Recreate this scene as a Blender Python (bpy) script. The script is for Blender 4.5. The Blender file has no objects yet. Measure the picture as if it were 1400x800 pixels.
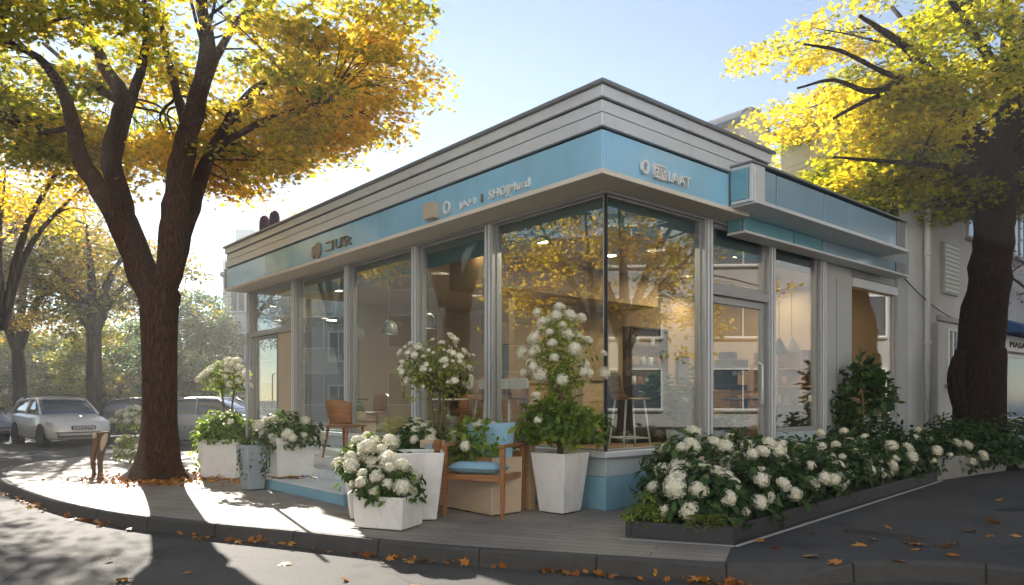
import bpy, math, random
import numpy as np
from mathutils import Vector, Matrix

random.seed(7)
RNG = np.random.default_rng(11)
S = bpy.context.scene
COL = S.collection
PI = math.pi
rad = math.radians


# ------------------------------------------------------------------ helpers
def tag(o, label=None, cat=None, group=None, kind=None):
    if label: o['label'] = label
    if cat: o['category'] = cat
    if group: o['group'] = group
    if kind: o['kind'] = kind
    return o


def empty(name, loc=(0, 0, 0), rz=0.0, label=None, cat=None, group=None):
    o = bpy.data.objects.new(name, None)
    o.empty_display_size = 0.1
    o.location = loc
    o.rotation_euler = (0, 0, rz)
    COL.objects.link(o)
    return tag(o, label, cat, group)


def link_mesh(name, me, mat, parent=None, bevel=0.0, smooth=False, seg=2):
    o = bpy.data.objects.new(name, me)
    COL.objects.link(o)
    if mat is not None and len(me.materials) == 0:
        for m in (mat if isinstance(mat, (list, tuple)) else [mat]):
            me.materials.append(m)
    if parent is not None: o.parent = parent
    if smooth:
        me.polygons.foreach_set('use_smooth', [True] * len(me.polygons))
    if bevel > 0:
        b = o.modifiers.new('edge', 'BEVEL')
        b.width = bevel; b.segments = seg; b.limit_method = 'ANGLE'; b.angle_limit = rad(40)
    return o


def copy_tree(o, parent=None):
    c = o.copy()
    COL.objects.link(c)
    if parent is not None: c.parent = parent
    for ch in list(o.children):
        copy_tree(ch, c)
    return c


class MB:
    def __init__(self):
        self.v = []; self.f = []; self.m = []

    def add(self, verts, faces, mi=0):
        b = len(self.v)
        self.v.extend([tuple(p) for p in verts])
        for f in faces:
            self.f.append(tuple(b + i for i in f)); self.m.append(mi)
        return self

    def box(self, x0, x1, y0, y1, z0, z1, mi=0):
        v = [(x0, y0, z0), (x1, y0, z0), (x1, y1, z0), (x0, y1, z0), (x0, y0, z1), (x1, y0, z1), (x1, y1, z1), (x0, y1, z1)]
        return self.add(v, [(0, 3, 2, 1), (4, 5, 6, 7), (0, 1, 5, 4), (1, 2, 6, 5), (2, 3, 7, 6), (3, 0, 4, 7)], mi)

    def hexa(self, bot, top, mi=0):
        n = len(bot)
        v = list(bot) + list(top)
        f = [tuple(range(n - 1, -1, -1)), tuple(range(n, 2 * n))]
        for i in range(n):
            j = (i + 1) % n
            f.append((i, j, n + j, n + i))
        return self.add(v, f, mi)

    def prism(self, pts, z0, z1, mi=0):
        return self.hexa([(p[0], p[1], z0) for p in pts], [(p[0], p[1], z1) for p in pts], mi)

    def tube(self, pts, r, n=8, mi=0, cap=True):
        pts = [Vector(p) for p in pts]
        if not isinstance(r, (list, tuple)): r = [r] * len(pts)
        rings = []
        up = Vector((0.13, 0.21, 0.97)).normalized()
        t0 = (pts[1] - pts[0]).normalized()
        if abs(t0.dot(up)) > 0.9: up = Vector((0.97, 0.1, 0.2)).normalized()
        a = t0.cross(up).normalized()
        for i, p in enumerate(pts):
            if i == 0: t = t0
            elif i == len(pts) - 1: t = (pts[i] - pts[i - 1]).normalized()
            else: t = (pts[i + 1] - pts[i - 1]).normalized()
            a = (a - t * a.dot(t))
            if a.length < 1e-6: a = t.orthogonal()
            a.normalize()
            b = t.cross(a)
            rings.append([p + a * (r[i] * math.cos(2 * PI * k / n)) + b * (r[i] * math.sin(2 * PI * k / n)) for k in range(n)])
        v = [q for R_ in rings for q in R_]
        f = []
        for i in range(len(pts) - 1):
            for k in range(n):
                k2 = (k + 1) % n
                f.append((i * n + k, i * n + k2, (i + 1) * n + k2, (i + 1) * n + k))
        if cap:
            f.append(tuple(range(n - 1, -1, -1)))
            f.append(tuple((len(pts) - 1) * n + k for k in range(n)))
        return self.add(v, f, mi)

    def lathe(self, prof, n=20, c=(0, 0, 0), mi=0, axis='z'):
        v = []; f = []
        for (r, z) in prof:
            for k in range(n):
                x, y = r * math.cos(2 * PI * k / n), r * math.sin(2 * PI * k / n)
                if axis == 'z': v.append((c[0] + x, c[1] + y, c[2] + z))
                else: v.append((c[0] + x, c[1] + z, c[2] + y))
        for i in range(len(prof) - 1):
            for k in range(n):
                k2 = (k + 1) % n
                f.append((i * n + k, i * n + k2, (i + 1) * n + k2, (i + 1) * n + k))
        if prof[0][0] > 1e-4: f.append(tuple(range(n - 1, -1, -1)))
        if prof[-1][0] > 1e-4: f.append(tuple((len(prof) - 1) * n + k for k in range(n)))
        return self.add(v, f, mi)

    def build(self, name, mat, parent=None, smooth=False, bevel=0.0, seg=2, flip=False):
        me = bpy.data.meshes.new(name)
        me.from_pydata(self.v, [], self.f)
        for m in (mat if isinstance(mat, (list, tuple)) else [mat]): me.materials.append(m)
        if any(self.m): me.polygons.foreach_set('material_index', self.m)
        me.update()
        return link_mesh(name, me, None, parent, bevel, smooth, seg)


def spline(pts, n=6):
    """Catmull-Rom through the points (tuples of any length)."""
    P = [np.array(p, float) for p in pts]
    P = [2 * P[0] - P[1]] + P + [2 * P[-1] - P[-2]]
    out = []
    for i in range(1, len(P) - 2):
        for k in range(n):
            t = k / n
            a, b, c, d = P[i - 1], P[i], P[i + 1], P[i + 2]
            out.append(0.5 * ((2 * b) + (c - a) * t + (2 * a - 5 * b + 4 * c - d) * t * t + (3 * b - a - 3 * c + d) * t ** 3))
    out.append(P[-2])
    return out


# ------------------------------------------------------------------ leaves
SHAPES = {
    'diamond': (np.array([(0, 0, 0), (.45, -.3, .07), (1, 0, -.06), (.45, .3, .07)]), [(0, 1, 2), (0, 2, 3)]),
    'ovate': (np.array([(0, 0, 0), (.3, -.27, .05), (.7, -.2, .03), (1, 0, -.1), (.7, .2, .03), (.3, .27, .05)]), [(0, 1, 2, 3), (0, 3, 4, 5)]),
    'blade': (np.array([(0, 0, 0), (.4, -.07, .02), (1, 0, -.12), (.4, .07, .02)]), [(0, 1, 2), (0, 2, 3)]),
    'maple': (np.array([(0, 0, 0), (.18, -.4, .02), (.34, -.2, .05), (.62, -.52, -.03), (.62, -.17, .05), (1.05, 0, -.08),
                        (.62, .17, .05), (.62, .52, -.03), (.34, .2, .05), (.18, .4, .02), (.4, 0, .0)]),
              [(0, 1, 2, 10), (2, 3, 4, 10), (4, 5, 6, 10), (6, 7, 8, 10), (8, 9, 0, 10)]),
    'petal4': (np.array([(0, 0, 0), (.6, -.12, .04), (.72, .36, .0), (.12, .6, .04), (-.12, .6, .04), (-.72, .36, .0), (-.6, -.12, .04),
                         (-.48, -.52, .0), (0, -.6, .04), (.48, -.52, .0)]), [(0, 1, 2, 3), (0, 4, 5, 6), (0, 7, 8, 9)]),
}


def norm(a):
    return a / np.maximum(np.linalg.norm(a, axis=-1, keepdims=True), 1e-9)


def leaf_mesh(name, P, N, size, mat, parent=None, shape='diamond', hue=None, dirs=None, rng=RNG):
    P = np.asarray(P, float); n = len(P)
    N = norm(np.asarray(N, float))
    if dirs is None: dirs = rng.normal(size=(n, 3))
    T = dirs - N * np.sum(dirs * N, axis=1, keepdims=True)
    T = norm(T); B = np.cross(N, T)
    size = np.broadcast_to(np.asarray(size, float), (n,))
    tv, tf = SHAPES[shape]
    k = len(tv)
    V = (P[:, None, :] + size[:, None, None] * (tv[None, :, 0, None] * T[:, None, :] + tv[None, :, 1, None] * B[:, None, :] + tv[None, :, 2, None] * N[:, None, :]))
    V = V.reshape(-1, 3)
    me = bpy.data.meshes.new(name)
    me.vertices.add(n * k)
    me.vertices.foreach_set('co', V.astype(np.float32).ravel())
    lens = np.array([len(f) for f in tf]); flat = np.concatenate([np.array(f) for f in tf])
    loops = (np.arange(n)[:, None] * k + flat[None, :]).ravel()
    me.loops.add(len(loops))
    me.loops.foreach_set('vertex_index', loops.astype(np.int32))
    totals = np.tile(lens, n)
    starts = np.concatenate([[0], np.cumsum(totals)[:-1]])
    me.polygons.add(len(totals))
    me.polygons.foreach_set('loop_start', starts.astype(np.int32))
    if hue is not None:
        at = me.attributes.new('hue', 'FLOAT', 'POINT')
        at.data.foreach_set('value', np.repeat(np.clip(hue, 0, 1), k).astype(np.float32))
    me.materials.append(mat)
    me.update(calc_edges=True)
    me.validate()
    return link_mesh(name, me, None, parent)


# ------------------------------------------------------------------ materials
def new_mat(name):
    m = bpy.data.materials.new(name); m.use_nodes = True
    nt = m.node_tree
    for n in list(nt.nodes): nt.nodes.remove(n)
    out = nt.nodes.new('ShaderNodeOutputMaterial')
    return m, nt, out


def N_(nt, typ, **kw):
    n = nt.nodes.new(typ)
    for k, v in kw.items():
        if hasattr(n, k): setattr(n, k, v)
        else: n.inputs[k.replace('_', ' ')].default_value = v
    return n


def ramp(nt, fac, stops, interp='LINEAR'):
    r = nt.nodes.new('ShaderNodeValToRGB')
    r.color_ramp.interpolation = interp
    els = r.color_ramp.elements
    while len(els) > 1: els.remove(els[-1])
    els[0].position = stops[0][0]; els[0].color = (*stops[0][1], 1)
    for p, c in stops[1:]:
        e = els.new(p); e.color = (*c, 1)
    if fac is not None: nt.links.new(fac, r.inputs[0])
    return r


def mat(name, col, rough=0.6, metal=0.0, var=0.12, scale=6.0, bump=0.0, bscale=40.0, spec=0.5, coat=0.0, stretch=(1, 1, 1), detail=6.0, dist=0.01, rvar=0.1, stain=0.0):
    """Principled surface whose colour, roughness and relief wander with noise."""
    m, nt, out = new_mat(name)
    b = nt.nodes.new('ShaderNodeBsdfPrincipled')
    nt.links.new(b.outputs[0], out.inputs[0])
    tc = nt.nodes.new('ShaderNodeTexCoord'); mp = nt.nodes.new('ShaderNodeMapping')
    mp.inputs['Scale'].default_value = stretch
    nt.links.new(tc.outputs['Object'], mp.inputs[0])
    nz = N_(nt, 'ShaderNodeTexNoise', Scale=scale, Detail=detail, Roughness=0.6)
    nt.links.new(mp.outputs[0], nz.inputs['Vector'])
    lo = tuple(max(0, c * (1 - var)) for c in col); hi = tuple(min(1, c * (1 + var)) for c in col)
    r = ramp(nt, nz.outputs[0], [(0.3, lo), (0.7, hi)])
    col_out = r.outputs[0]
    if stain > 0:  # weathering blotches with an outline of their own
        mp3 = nt.nodes.new('ShaderNodeMapping'); mp3.inputs['Scale'].default_value = (2.6, 2.6, 1.1); nt.links.new(tc.outputs['Object'], mp3.inputs[0])
        n3 = N_(nt, 'ShaderNodeTexNoise', Scale=2.2, Detail=9.0, Roughness=0.7, Distortion=0.4); nt.links.new(mp3.outputs[0], n3.inputs['Vector'])
        r3 = ramp(nt, n3.outputs[0], [(0.53, (1, 1, 1)), (0.60, (1 - stain * .6, 1 - stain * .68, 1 - stain * .8)), (0.75, (1 - stain, 1 - stain * 1.08, 1 - stain * 1.2))])
        mm = N_(nt, 'ShaderNodeMix', data_type='RGBA', blend_type='MULTIPLY'); mm.inputs[0].default_value = 1
        nt.links.new(col_out, mm.inputs[6]); nt.links.new(r3.outputs[0], mm.inputs[7]); col_out = mm.outputs[2]
    nt.links.new(col_out, b.inputs['Base Color'])
    mr = nt.nodes.new('ShaderNodeMapRange')
    mr.inputs[1].default_value = 0.3; mr.inputs[2].default_value = 0.7
    mr.inputs[3].default_value = max(0.02, rough - rvar); mr.inputs[4].default_value = min(1, rough + rvar)
    nt.links.new(nz.outputs[0], mr.inputs[0]); nt.links.new(mr.outputs[0], b.inputs['Roughness'])
    b.inputs['Metallic'].default_value = metal
    b.inputs['Specular IOR Level'].default_value = spec
    b.inputs['Coat Weight'].default_value = coat
    if bump > 0:
        n2 = N_(nt, 'ShaderNodeTexNoise', Scale=bscale, Detail=5.0, Roughness=0.65)
        nt.links.new(mp.outputs[0], n2.inputs['Vector'])
        bp = nt.nodes.new('ShaderNodeBump'); bp.inputs['Strength'].default_value = bump; bp.inputs['Distance'].default_value = dist
        nt.links.new(n2.outputs[0], bp.inputs['Height']); nt.links.new(bp.outputs[0], b.inputs['Normal'])
    return m


def leaf_mat(name, stops, trans=0.45, tcol=1.5, rough=0.45, jitter=0.25):
    """Leaf: per-leaf colour from the 'hue' attribute and a random per leaf; light passes through."""
    m, nt, out = new_mat(name)
    at = nt.nodes.new('ShaderNodeAttribute'); at.attribute_name = 'hue'
    ge = nt.nodes.new('ShaderNodeNewGeometry')
    md = N_(nt, 'ShaderNodeMath', operation='MULTIPLY_ADD')
    md.inputs[1].default_value = jitter; 
    sub = N_(nt, 'ShaderNodeMath', operation='SUBTRACT'); sub.inputs[1].default_value = 0.5
    nt.links.new(ge.outputs['Random Per Island'], sub.inputs[0])
    nt.links.new(sub.outputs[0], md.inputs[0]); nt.links.new(at.outputs['Fac'], md.inputs[2])
    r = ramp(nt, md.outputs[0], stops)
    hs = nt.nodes.new('ShaderNodeHueSaturation')
    mr = nt.nodes.new('ShaderNodeMapRange'); mr.inputs[3].default_value = 0.7; mr.inputs[4].default_value = 1.3
    nt.links.new(ge.outputs['Random Per Island'], mr.inputs[0]); nt.links.new(mr.outputs[0], hs.inputs['Value'])
    nt.links.new(r.outputs[0], hs.inputs['Color'])
    b = nt.nodes.new('ShaderNodeBsdfPrincipled'); b.inputs['Roughness'].default_value = rough
    b.inputs['Specular IOR Level'].default_value = 0.3
    nt.links.new(hs.outputs[0], b.inputs['Base Color'])
    t = nt.nodes.new('ShaderNodeBsdfTranslucent')
    h2 = nt.nodes.new('ShaderNodeHueSaturation'); h2.inputs['Saturation'].default_value = 1.1; h2.inputs['Value'].default_value = tcol
    nt.links.new(hs.outputs[0], h2.inputs['Color']); nt.links.new(h2.outputs[0], t.inputs[0])
    mx = nt.nodes.new('ShaderNodeMixShader'); mx.inputs[0].default_value = trans
    nt.links.new(b.outputs[0], mx.inputs[1]); nt.links.new(t.outputs[0], mx.inputs[2])
    nt.links.new(mx.outputs[0], out.inputs[0])
    return m


def glass_mat(name, tint=(0.9, 0.95, 0.95), base=0.08, rough=0.0, k=0.9):
    """Architectural glass: clear sheet with a reflection that grows at grazing angles."""
    m, nt, out = new_mat(name)
    lw = nt.nodes.new('ShaderNodeLayerWeight'); lw.inputs[0].default_value = 0.5
    pw = N_(nt, 'ShaderNodeMath', operation='POWER'); pw.inputs[1].default_value = 4.0
    nt.links.new(lw.outputs['Facing'], pw.inputs[0])
    ma = N_(nt, 'ShaderNodeMath', operation='MULTIPLY_ADD'); ma.inputs[1].default_value = k; ma.inputs[2].default_value = base
    nt.links.new(pw.outputs[0], ma.inputs[0])
    cl = N_(nt, 'ShaderNodeClamp'); nt.links.new(ma.outputs[0], cl.inputs[0])
    tr = nt.nodes.new('ShaderNodeBsdfTransparent'); tr.inputs[0].default_value = (*tint, 1)
    gl = nt.nodes.new('ShaderNodeBsdfGlossy'); gl.inputs['Roughness'].default_value = rough
    # a very slight waviness of the sheet
    tc = nt.nodes.new('ShaderNodeTexCoord')
    nz = N_(nt, 'ShaderNodeTexNoise', Scale=0.9, Detail=1.0)
    nt.links.new(tc.outputs['Object'], nz.inputs['Vector'])
    bp = nt.nodes.new('ShaderNodeBump'); bp.inputs['Strength'].default_value = 0.008; bp.inputs['Distance'].default_value = 0.02
    nt.links.new(nz.outputs[0], bp.inputs['Height']); nt.links.new(bp.outputs[0], gl.inputs['Normal'])
    mx = nt.nodes.new('ShaderNodeMixShader')
    nt.links.new(cl.outputs[0], mx.inputs[0]); nt.links.new(tr.outputs[0], mx.inputs[1]); nt.links.new(gl.outputs[0], mx.inputs[2])
    nt.links.new(mx.outputs[0], out.inputs[0])
    return m


def emit_mat(name, col, s):
    m, nt, out = new_mat(name)
    e = nt.nodes.new('ShaderNodeEmission'); e.inputs[0].default_value = (*col, 1); e.inputs[1].default_value = s
    nt.links.new(e.outputs[0], out.inputs[0])
    return m


def bark_mat(name, dark, light, sx=9.0):
    m, nt, out = new_mat(name)
    b = nt.nodes.new('ShaderNodeBsdfPrincipled'); b.inputs['Roughness'].default_value = 0.9; b.inputs['Specular IOR Level'].default_value = 0.2
    nt.links.new(b.outputs[0], out.inputs[0])
    tc = nt.nodes.new('ShaderNodeTexCoord'); mp = nt.nodes.new('ShaderNodeMapping'); mp.inputs['Scale'].default_value = (sx, sx, sx * 0.075)
    nt.links.new(tc.outputs['Object'], mp.inputs[0])
    nz = N_(nt, 'ShaderNodeTexNoise', Scale=2.2, Detail=7.0, Roughness=0.62, Distortion=0.7)
    nt.links.new(mp.outputs[0], nz.inputs['Vector'])
    vo = N_(nt, 'ShaderNodeTexVoronoi', feature='DISTANCE_TO_EDGE', Scale=2.6)
    nt.links.new(mp.outputs[0], vo.inputs['Vector'])
    pr = ramp(nt, vo.outputs['Distance'], [(0.0, (0, 0, 0)), (0.22, (1, 1, 1))])
    mu = N_(nt, 'ShaderNodeMath', operation='MULTIPLY'); nt.links.new(pr.outputs[0], mu.inputs[0]); nt.links.new(nz.outputs[0], mu.inputs[1])
    r = ramp(nt, mu.outputs[0], [(0.05, dark), (0.62, light)])
    nt.links.new(r.outputs[0], b.inputs['Base Color'])
    bp = nt.nodes.new('ShaderNodeBump'); bp.inputs['Strength'].default_value = 0.9; bp.inputs['Distance'].default_value = 0.03
    nt.links.new(mu.outputs[0], bp.inputs['Height']); nt.links.new(bp.outputs[0], b.inputs['Normal'])
    return m


def asphalt_mat(name, lo, hi, grain=160.0):
    m, nt, out = new_mat(name)
    b = nt.nodes.new('ShaderNodeBsdfPrincipled'); b.inputs['Roughness'].default_value = 0.8; b.inputs['Specular IOR Level'].default_value = 0.35
    nt.links.new(b.outputs[0], out.inputs[0])
    tc = nt.nodes.new('ShaderNodeTexCoord')
    n1 = N_(nt, 'ShaderNodeTexNoise', Scale=0.7, Detail=6.0, Roughness=0.6); n2 = N_(nt, 'ShaderNodeTexNoise', Scale=grain, Detail=3.0, Roughness=0.7)
    vo = N_(nt, 'ShaderNodeTexVoronoi', Scale=grain * 0.6)
    for n in (n1, n2, vo): nt.links.new(tc.outputs['Object'], n.inputs['Vector'])
    mx = N_(nt, 'ShaderNodeMix', data_type='FLOAT'); mx.inputs[0].default_value = 0.55
    nt.links.new(n1.outputs[0], mx.inputs[2]); nt.links.new(n2.outputs[0], mx.inputs[3])
    r = ramp(nt, mx.outputs[0], [(0.3, lo), (0.7, hi)])
    # hairline cracks and old oil spots
    vc = N_(nt, 'ShaderNodeTexVoronoi', feature='DISTANCE_TO_EDGE', Scale=0.55)
    nd = N_(nt, 'ShaderNodeTexNoise', Scale=1.6, Detail=8.0); nt.links.new(tc.outputs['Object'], nd.inputs['Vector'])
    va = N_(nt, 'ShaderNodeVectorMath', operation='SCALE'); va.inputs[3].default_value = 0.9
    nt.links.new(nd.outputs['Color'], va.inputs[0])
    vad = N_(nt, 'ShaderNodeVectorMath', operation='ADD'); nt.links.new(tc.outputs['Object'], vad.inputs[0]); nt.links.new(va.outputs[0], vad.inputs[1])
    nt.links.new(vad.outputs[0], vc.inputs['Vector'])
    cr = ramp(nt, vc.outputs['Distance'], [(0.0, (0.45, 0.45, 0.45)), (0.006, (1, 1, 1))])
    st = N_(nt, 'ShaderNodeTexNoise', Scale=1.3, Detail=3.0); nt.links.new(vad.outputs[0], st.inputs['Vector'])
    sr = ramp(nt, st.outputs[0], [(0.30, (0.58, 0.58, 0.58)), (0.44, (1, 1, 1))])
    m1 = N_(nt, 'ShaderNodeMix', data_type='RGBA', blend_type='MULTIPLY'); m1.inputs[0].default_value = 1
    m2 = N_(nt, 'ShaderNodeMix', data_type='RGBA', blend_type='MULTIPLY'); m2.inputs[0].default_value = 1
    nt.links.new(r.outputs[0], m1.inputs[6]); nt.links.new(cr.outputs[0], m1.inputs[7])
    nt.links.new(m1.outputs[2], m2.inputs[6]); nt.links.new(sr.outputs[0], m2.inputs[7])
    nt.links.new(m2.outputs[2], b.inputs['Base Color'])
    bp = nt.nodes.new('ShaderNodeBump'); bp.inputs['Strength'].default_value = 0.6; bp.inputs['Distance'].default_value = 0.006
    nt.links.new(vo.outputs['Distance'], bp.inputs['Height']); nt.links.new(bp.outputs[0], b.inputs['Normal'])
    return m


def paving_mat(name, c1, c2, mortar, rot, bw=1.5, bh=0.16, scale=1.0):
    m, nt, out = new_mat(name)
    b = nt.nodes.new('ShaderNodeBsdfPrincipled'); b.inputs['Roughness'].default_value = 0.62; b.inputs['Specular IOR Level'].default_value = 0.4
    nt.links.new(b.outputs[0], out.inputs[0])
    tc = nt.nodes.new('ShaderNodeTexCoord'); mp = nt.nodes.new('ShaderNodeMapping'); mp.inputs['Rotation'].default_value = (0, 0, rot)
    nt.links.new(tc.outputs['Object'], mp.inputs[0])
    br = nt.nodes.new('ShaderNodeTexBrick')
    br.inputs['Scale'].default_value = scale; br.inputs['Brick Width'].default_value = bw; br.inputs['Row Height'].default_value = bh
    br.inputs['Mortar Size'].default_value = 0.005; br.inputs['Mortar Smooth'].default_value = 0.2
    br.inputs['Color1'].default_value = (*c1, 1); br.inputs['Color2'].default_value = (*c2, 1); br.inputs['Mortar'].default_value = (*mortar, 1)
    nt.links.new(mp.outputs[0], br.inputs['Vector'])
    n1 = N_(nt, 'ShaderNodeTexNoise', Scale=1.2, Detail=7.0, Roughness=0.65); nt.links.new(tc.outputs['Object'], n1.inputs['Vector'])
    mp2 = nt.nodes.new('ShaderNodeMapping'); mp2.inputs['Scale'].default_value = (3, 70, 1); nt.links.new(mp.outputs[0], mp2.inputs[0])
    n2 = N_(nt, 'ShaderNodeTexNoise', Scale=1.0, Detail=4.0); nt.links.new(mp2.outputs[0], n2.inputs['Vector'])
    r1 = ramp(nt, n1.outputs[0], [(0.3, (0.72, 0.7, 0.68)), (0.65, (1.08, 1.06, 1.04))])
    r2 = ramp(nt, n2.outputs[0], [(0.3, (0.85, 0.85, 0.85)), (0.7, (1.08, 1.08, 1.08))])
    m1 = N_(nt, 'ShaderNodeMix', data_type='RGBA', blend_type='MULTIPLY'); m1.inputs[0].default_value = 1
    m2 = N_(nt, 'ShaderNodeMix', data_type='RGBA', blend_type='MULTIPLY'); m2.inputs[0].default_value = 1
    nt.links.new(br.outputs['Color'], m1.inputs[6]); nt.links.new(r1.outputs[0], m1.inputs[7])
    nt.links.new(m1.outputs[2], m2.inputs[6]); nt.links.new(r2.outputs[0], m2.inputs[7])
    nt.links.new(m2.outputs[2], b.inputs['Base Color'])
    ad = N_(nt, 'ShaderNodeMath', operation='MULTIPLY_ADD'); ad.inputs[1].default_value = -1.0
    nt.links.new(br.outputs['Fac'], ad.inputs[0]); 
    ms = N_(nt, 'ShaderNodeMath', operation='MULTIPLY'); ms.inputs[1].default_value = 0.25; nt.links.new(n2.outputs[0], ms.inputs[0])
    nt.links.new(ms.outputs[0], ad.inputs[2])
    bp = nt.nodes.new('ShaderNodeBump'); bp.inputs['Strength'].default_value = 0.5; bp.inputs['Distance'].default_value = 0.006
    nt.links.new(ad.outputs[0], bp.inputs['Height']); nt.links.new(bp.outputs[0], b.inputs['Normal'])
    return m


def wood_mat(name, c1, c2, axis=(1, 1, 14), rough=0.45):
    return mat(name, tuple((a + b) / 2 for a, b in zip(c1, c2)), rough, var=0.4, scale=3.0, stretch=axis, bump=0.08, bscale=8.0)


M = {}
M['asphalt'] = asphalt_mat('asphalt', (0.045, 0.043, 0.042), (0.11, 0.105, 0.10))
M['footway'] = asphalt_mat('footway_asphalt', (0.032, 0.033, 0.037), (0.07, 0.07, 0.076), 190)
M['paving'] = paving_mat('paving', (0.325, 0.295, 0.262), (0.27, 0.246, 0.22), (0.10, 0.095, 0.09), rad(20), 1.9, 0.145)
M['kerb'] = mat('kerb_shade_dark', (0.055, 0.053, 0.052), 0.75, var=0.25, scale=9, bump=0.4, bscale=90)  # whole kerb near-black: the shade of its face is put into the colour
M['metal'] = mat('brushed_metal', (0.68, 0.71, 0.75), 0.46, metal=0.25, var=0.05, scale=0.9, stain=0.08)
M['metal_dark'] = mat('dark_metal', (0.24, 0.25, 0.26), 0.42, metal=0.35, var=0.1)
M['frame'] = mat('grey_frame_paint', (0.36, 0.36, 0.365), 0.4, metal=0.2, var=0.06)
M['black'] = mat('black_gap', (0.015, 0.015, 0.016), 0.6)
M['soffit'] = mat('soffit_render', (0.74, 0.68, 0.59), 0.7, var=0.06, scale=2)
M['sign_blue'] = mat('blue_glass_panel', (0.29, 0.58, 0.80), 0.14, var=0.08, stain=0.07, scale=0.6, spec=0.8, coat=0.5, rvar=0.03)
M['sign_teal'] = mat('teal_glass_panel', (0.15, 0.38, 0.47), 0.2, var=0.06, scale=0.8, spec=0.7, coat=0.3, rvar=0.03)
M['panel_grey'] = mat('grey_glass_panel', (0.26, 0.40, 0.52), 0.18, var=0.08, scale=0.8, spec=0.8, coat=0.4, rvar=0.05)
M['plinth_blue'] = mat('blue_plinth', (0.22, 0.42, 0.55), 0.55, var=0.1, stain=0.16, scale=2.5, bump=0.05)
M['plinth_pale'] = mat('pale_plinth', (0.44, 0.52, 0.57), 0.55, var=0.08, stain=0.14, scale=2.5, bump=0.05)
M['step'] = mat('step_stone', (0.62, 0.67, 0.70), 0.6, var=0.1, stain=0.14, scale=3.5, bump=0.08)
M['wall_grey'] = mat('grey_cladding', (0.44, 0.45, 0.46), 0.55, var=0.07, scale=1.5, bump=0.03)
M['tan'] = mat('tan_plaster', (0.40, 0.28, 0.155), 0.8, var=0.08, scale=1.2, bump=0.05)
M['cream'] = mat('cream_plaster', (0.55, 0.46, 0.34), 0.8, var=0.06, scale=1.2)
M['ceiling'] = mat('ceiling_paint', (0.52, 0.45, 0.34), 0.85, var=0.05)
M['floor_wood'] = paving_mat('oak_floor', (0.30, 0.19, 0.10), (0.25, 0.155, 0.08), (0.07, 0.045, 0.03), 0.0, 1.4, 0.14)
M['teal_paint'] = mat('teal_reflection_or_print', (0.13, 0.25, 0.27), 0.6, var=0.06)  # reflection painted on the glass head strip, also a picture print
M['glass'] = glass_mat('shop_glass', base=0.15)
M['glass_far'] = glass_mat('dark_window_glass', (0.25, 0.3, 0.34), 0.18)
M['wood'] = wood_mat('orange_teak', (0.37, 0.165, 0.06), (0.24, 0.10, 0.035))
M['wood_pale'] = wood_mat('pale_wood', (0.50, 0.30, 0.14), (0.38, 0.21, 0.09))
M['wood_panel'] = mat('tan_panel', (0.52, 0.36, 0.21), 0.55, var=0.16, scale=2.0, stretch=(1, 1, 8))
M['dark'] = mat('dark_appliance', (0.02, 0.02, 0.022), 0.35, var=0.2)
M['dark_wood'] = mat('dark_walnut', (0.032, 0.02, 0.014), 0.45, var=0.3, stretch=(6, 6, 1))
M['white'] = mat('white_paint', (0.78, 0.78, 0.78), 0.45, var=0.03, scale=4)
M['planter'] = mat('white_planter', (0.77, 0.765, 0.76), 0.45, var=0.06, stain=0.14, scale=3.5, bump=0.06, bscale=60, dist=.003)
M['planter_grey'] = mat('blue_grey_planter', (0.33, 0.39, 0.43), 0.5, var=0.1, scale=4)
M['planter_tan'] = mat('tan_planter', (0.52, 0.40, 0.28), 0.6, var=0.1, scale=3, stretch=(1, 1, 3))
M['bed_edge'] = mat('dark_planter_box', (0.028, 0.028, 0.032), 0.55, var=0.25, scale=8, bump=0.05)
M['bed_wall'] = mat('concrete_bed_wall', (0.24, 0.235, 0.23), 0.8, var=0.16, scale=6, bump=0.2)
M['edging'] = mat('pale_edging', (0.50, 0.48, 0.45), 0.7, var=0.15)
M['soil'] = mat('soil', (0.035, 0.022, 0.014), 0.95, var=0.4, scale=30, bump=0.8, bscale=50, dist=0.03)
M['cushion'] = mat('blue_cushion', (0.25, 0.43, 0.55), 0.8, var=0.06, scale=8, bump=0.25, bscale=350, dist=0.002)
M['stem'] = mat('plant_stem', (0.13, 0.10, 0.05), 0.85, var=0.3, scale=12)
M['bark_left'] = bark_mat('brown_bark', (0.035, 0.017, 0.009), (0.14, 0.07, 0.035), 17)
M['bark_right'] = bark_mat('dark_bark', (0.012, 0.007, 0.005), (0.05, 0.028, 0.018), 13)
M['bark_far'] = bark_mat('grey_bark', (0.04, 0.032, 0.028), (0.12, 0.095, 0.075), 5)
M['petal'] = None
M['leaf_gold'] = leaf_mat('gold_leaf', [(0, (0.16, 0.20, 0.03)), (0.3, (0.38, 0.34, 0.05)), (0.6, (0.66, 0.48, 0.09)), (1.0, (0.70, 0.43, 0.08))], 0.68, 1.55)
M['leaf_yellow'] = leaf_mat('yellow_leaf', [(0, (0.18, 0.23, 0.035)), (0.35, (0.42, 0.40, 0.05)), (0.7, (0.72, 0.57, 0.09)), (1.0, (0.74, 0.52, 0.08))], 0.68, 1.5)
M['leaf_orange'] = leaf_mat('orange_leaf', [(0, (0.14, 0.17, 0.035)), (0.4, (0.34, 0.27, 0.055)), (0.75, (0.48, 0.25, 0.06)), (1.0, (0.48, 0.17, 0.06))], 0.55, 1.4)
M['leaf_green'] = leaf_mat('green_leaf', [(0, (0.018, 0.05, 0.014)), (0.5, (0.045, 0.10, 0.02)), (1.0, (0.13, 0.19, 0.03))], 0.4, 1.6)
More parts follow.
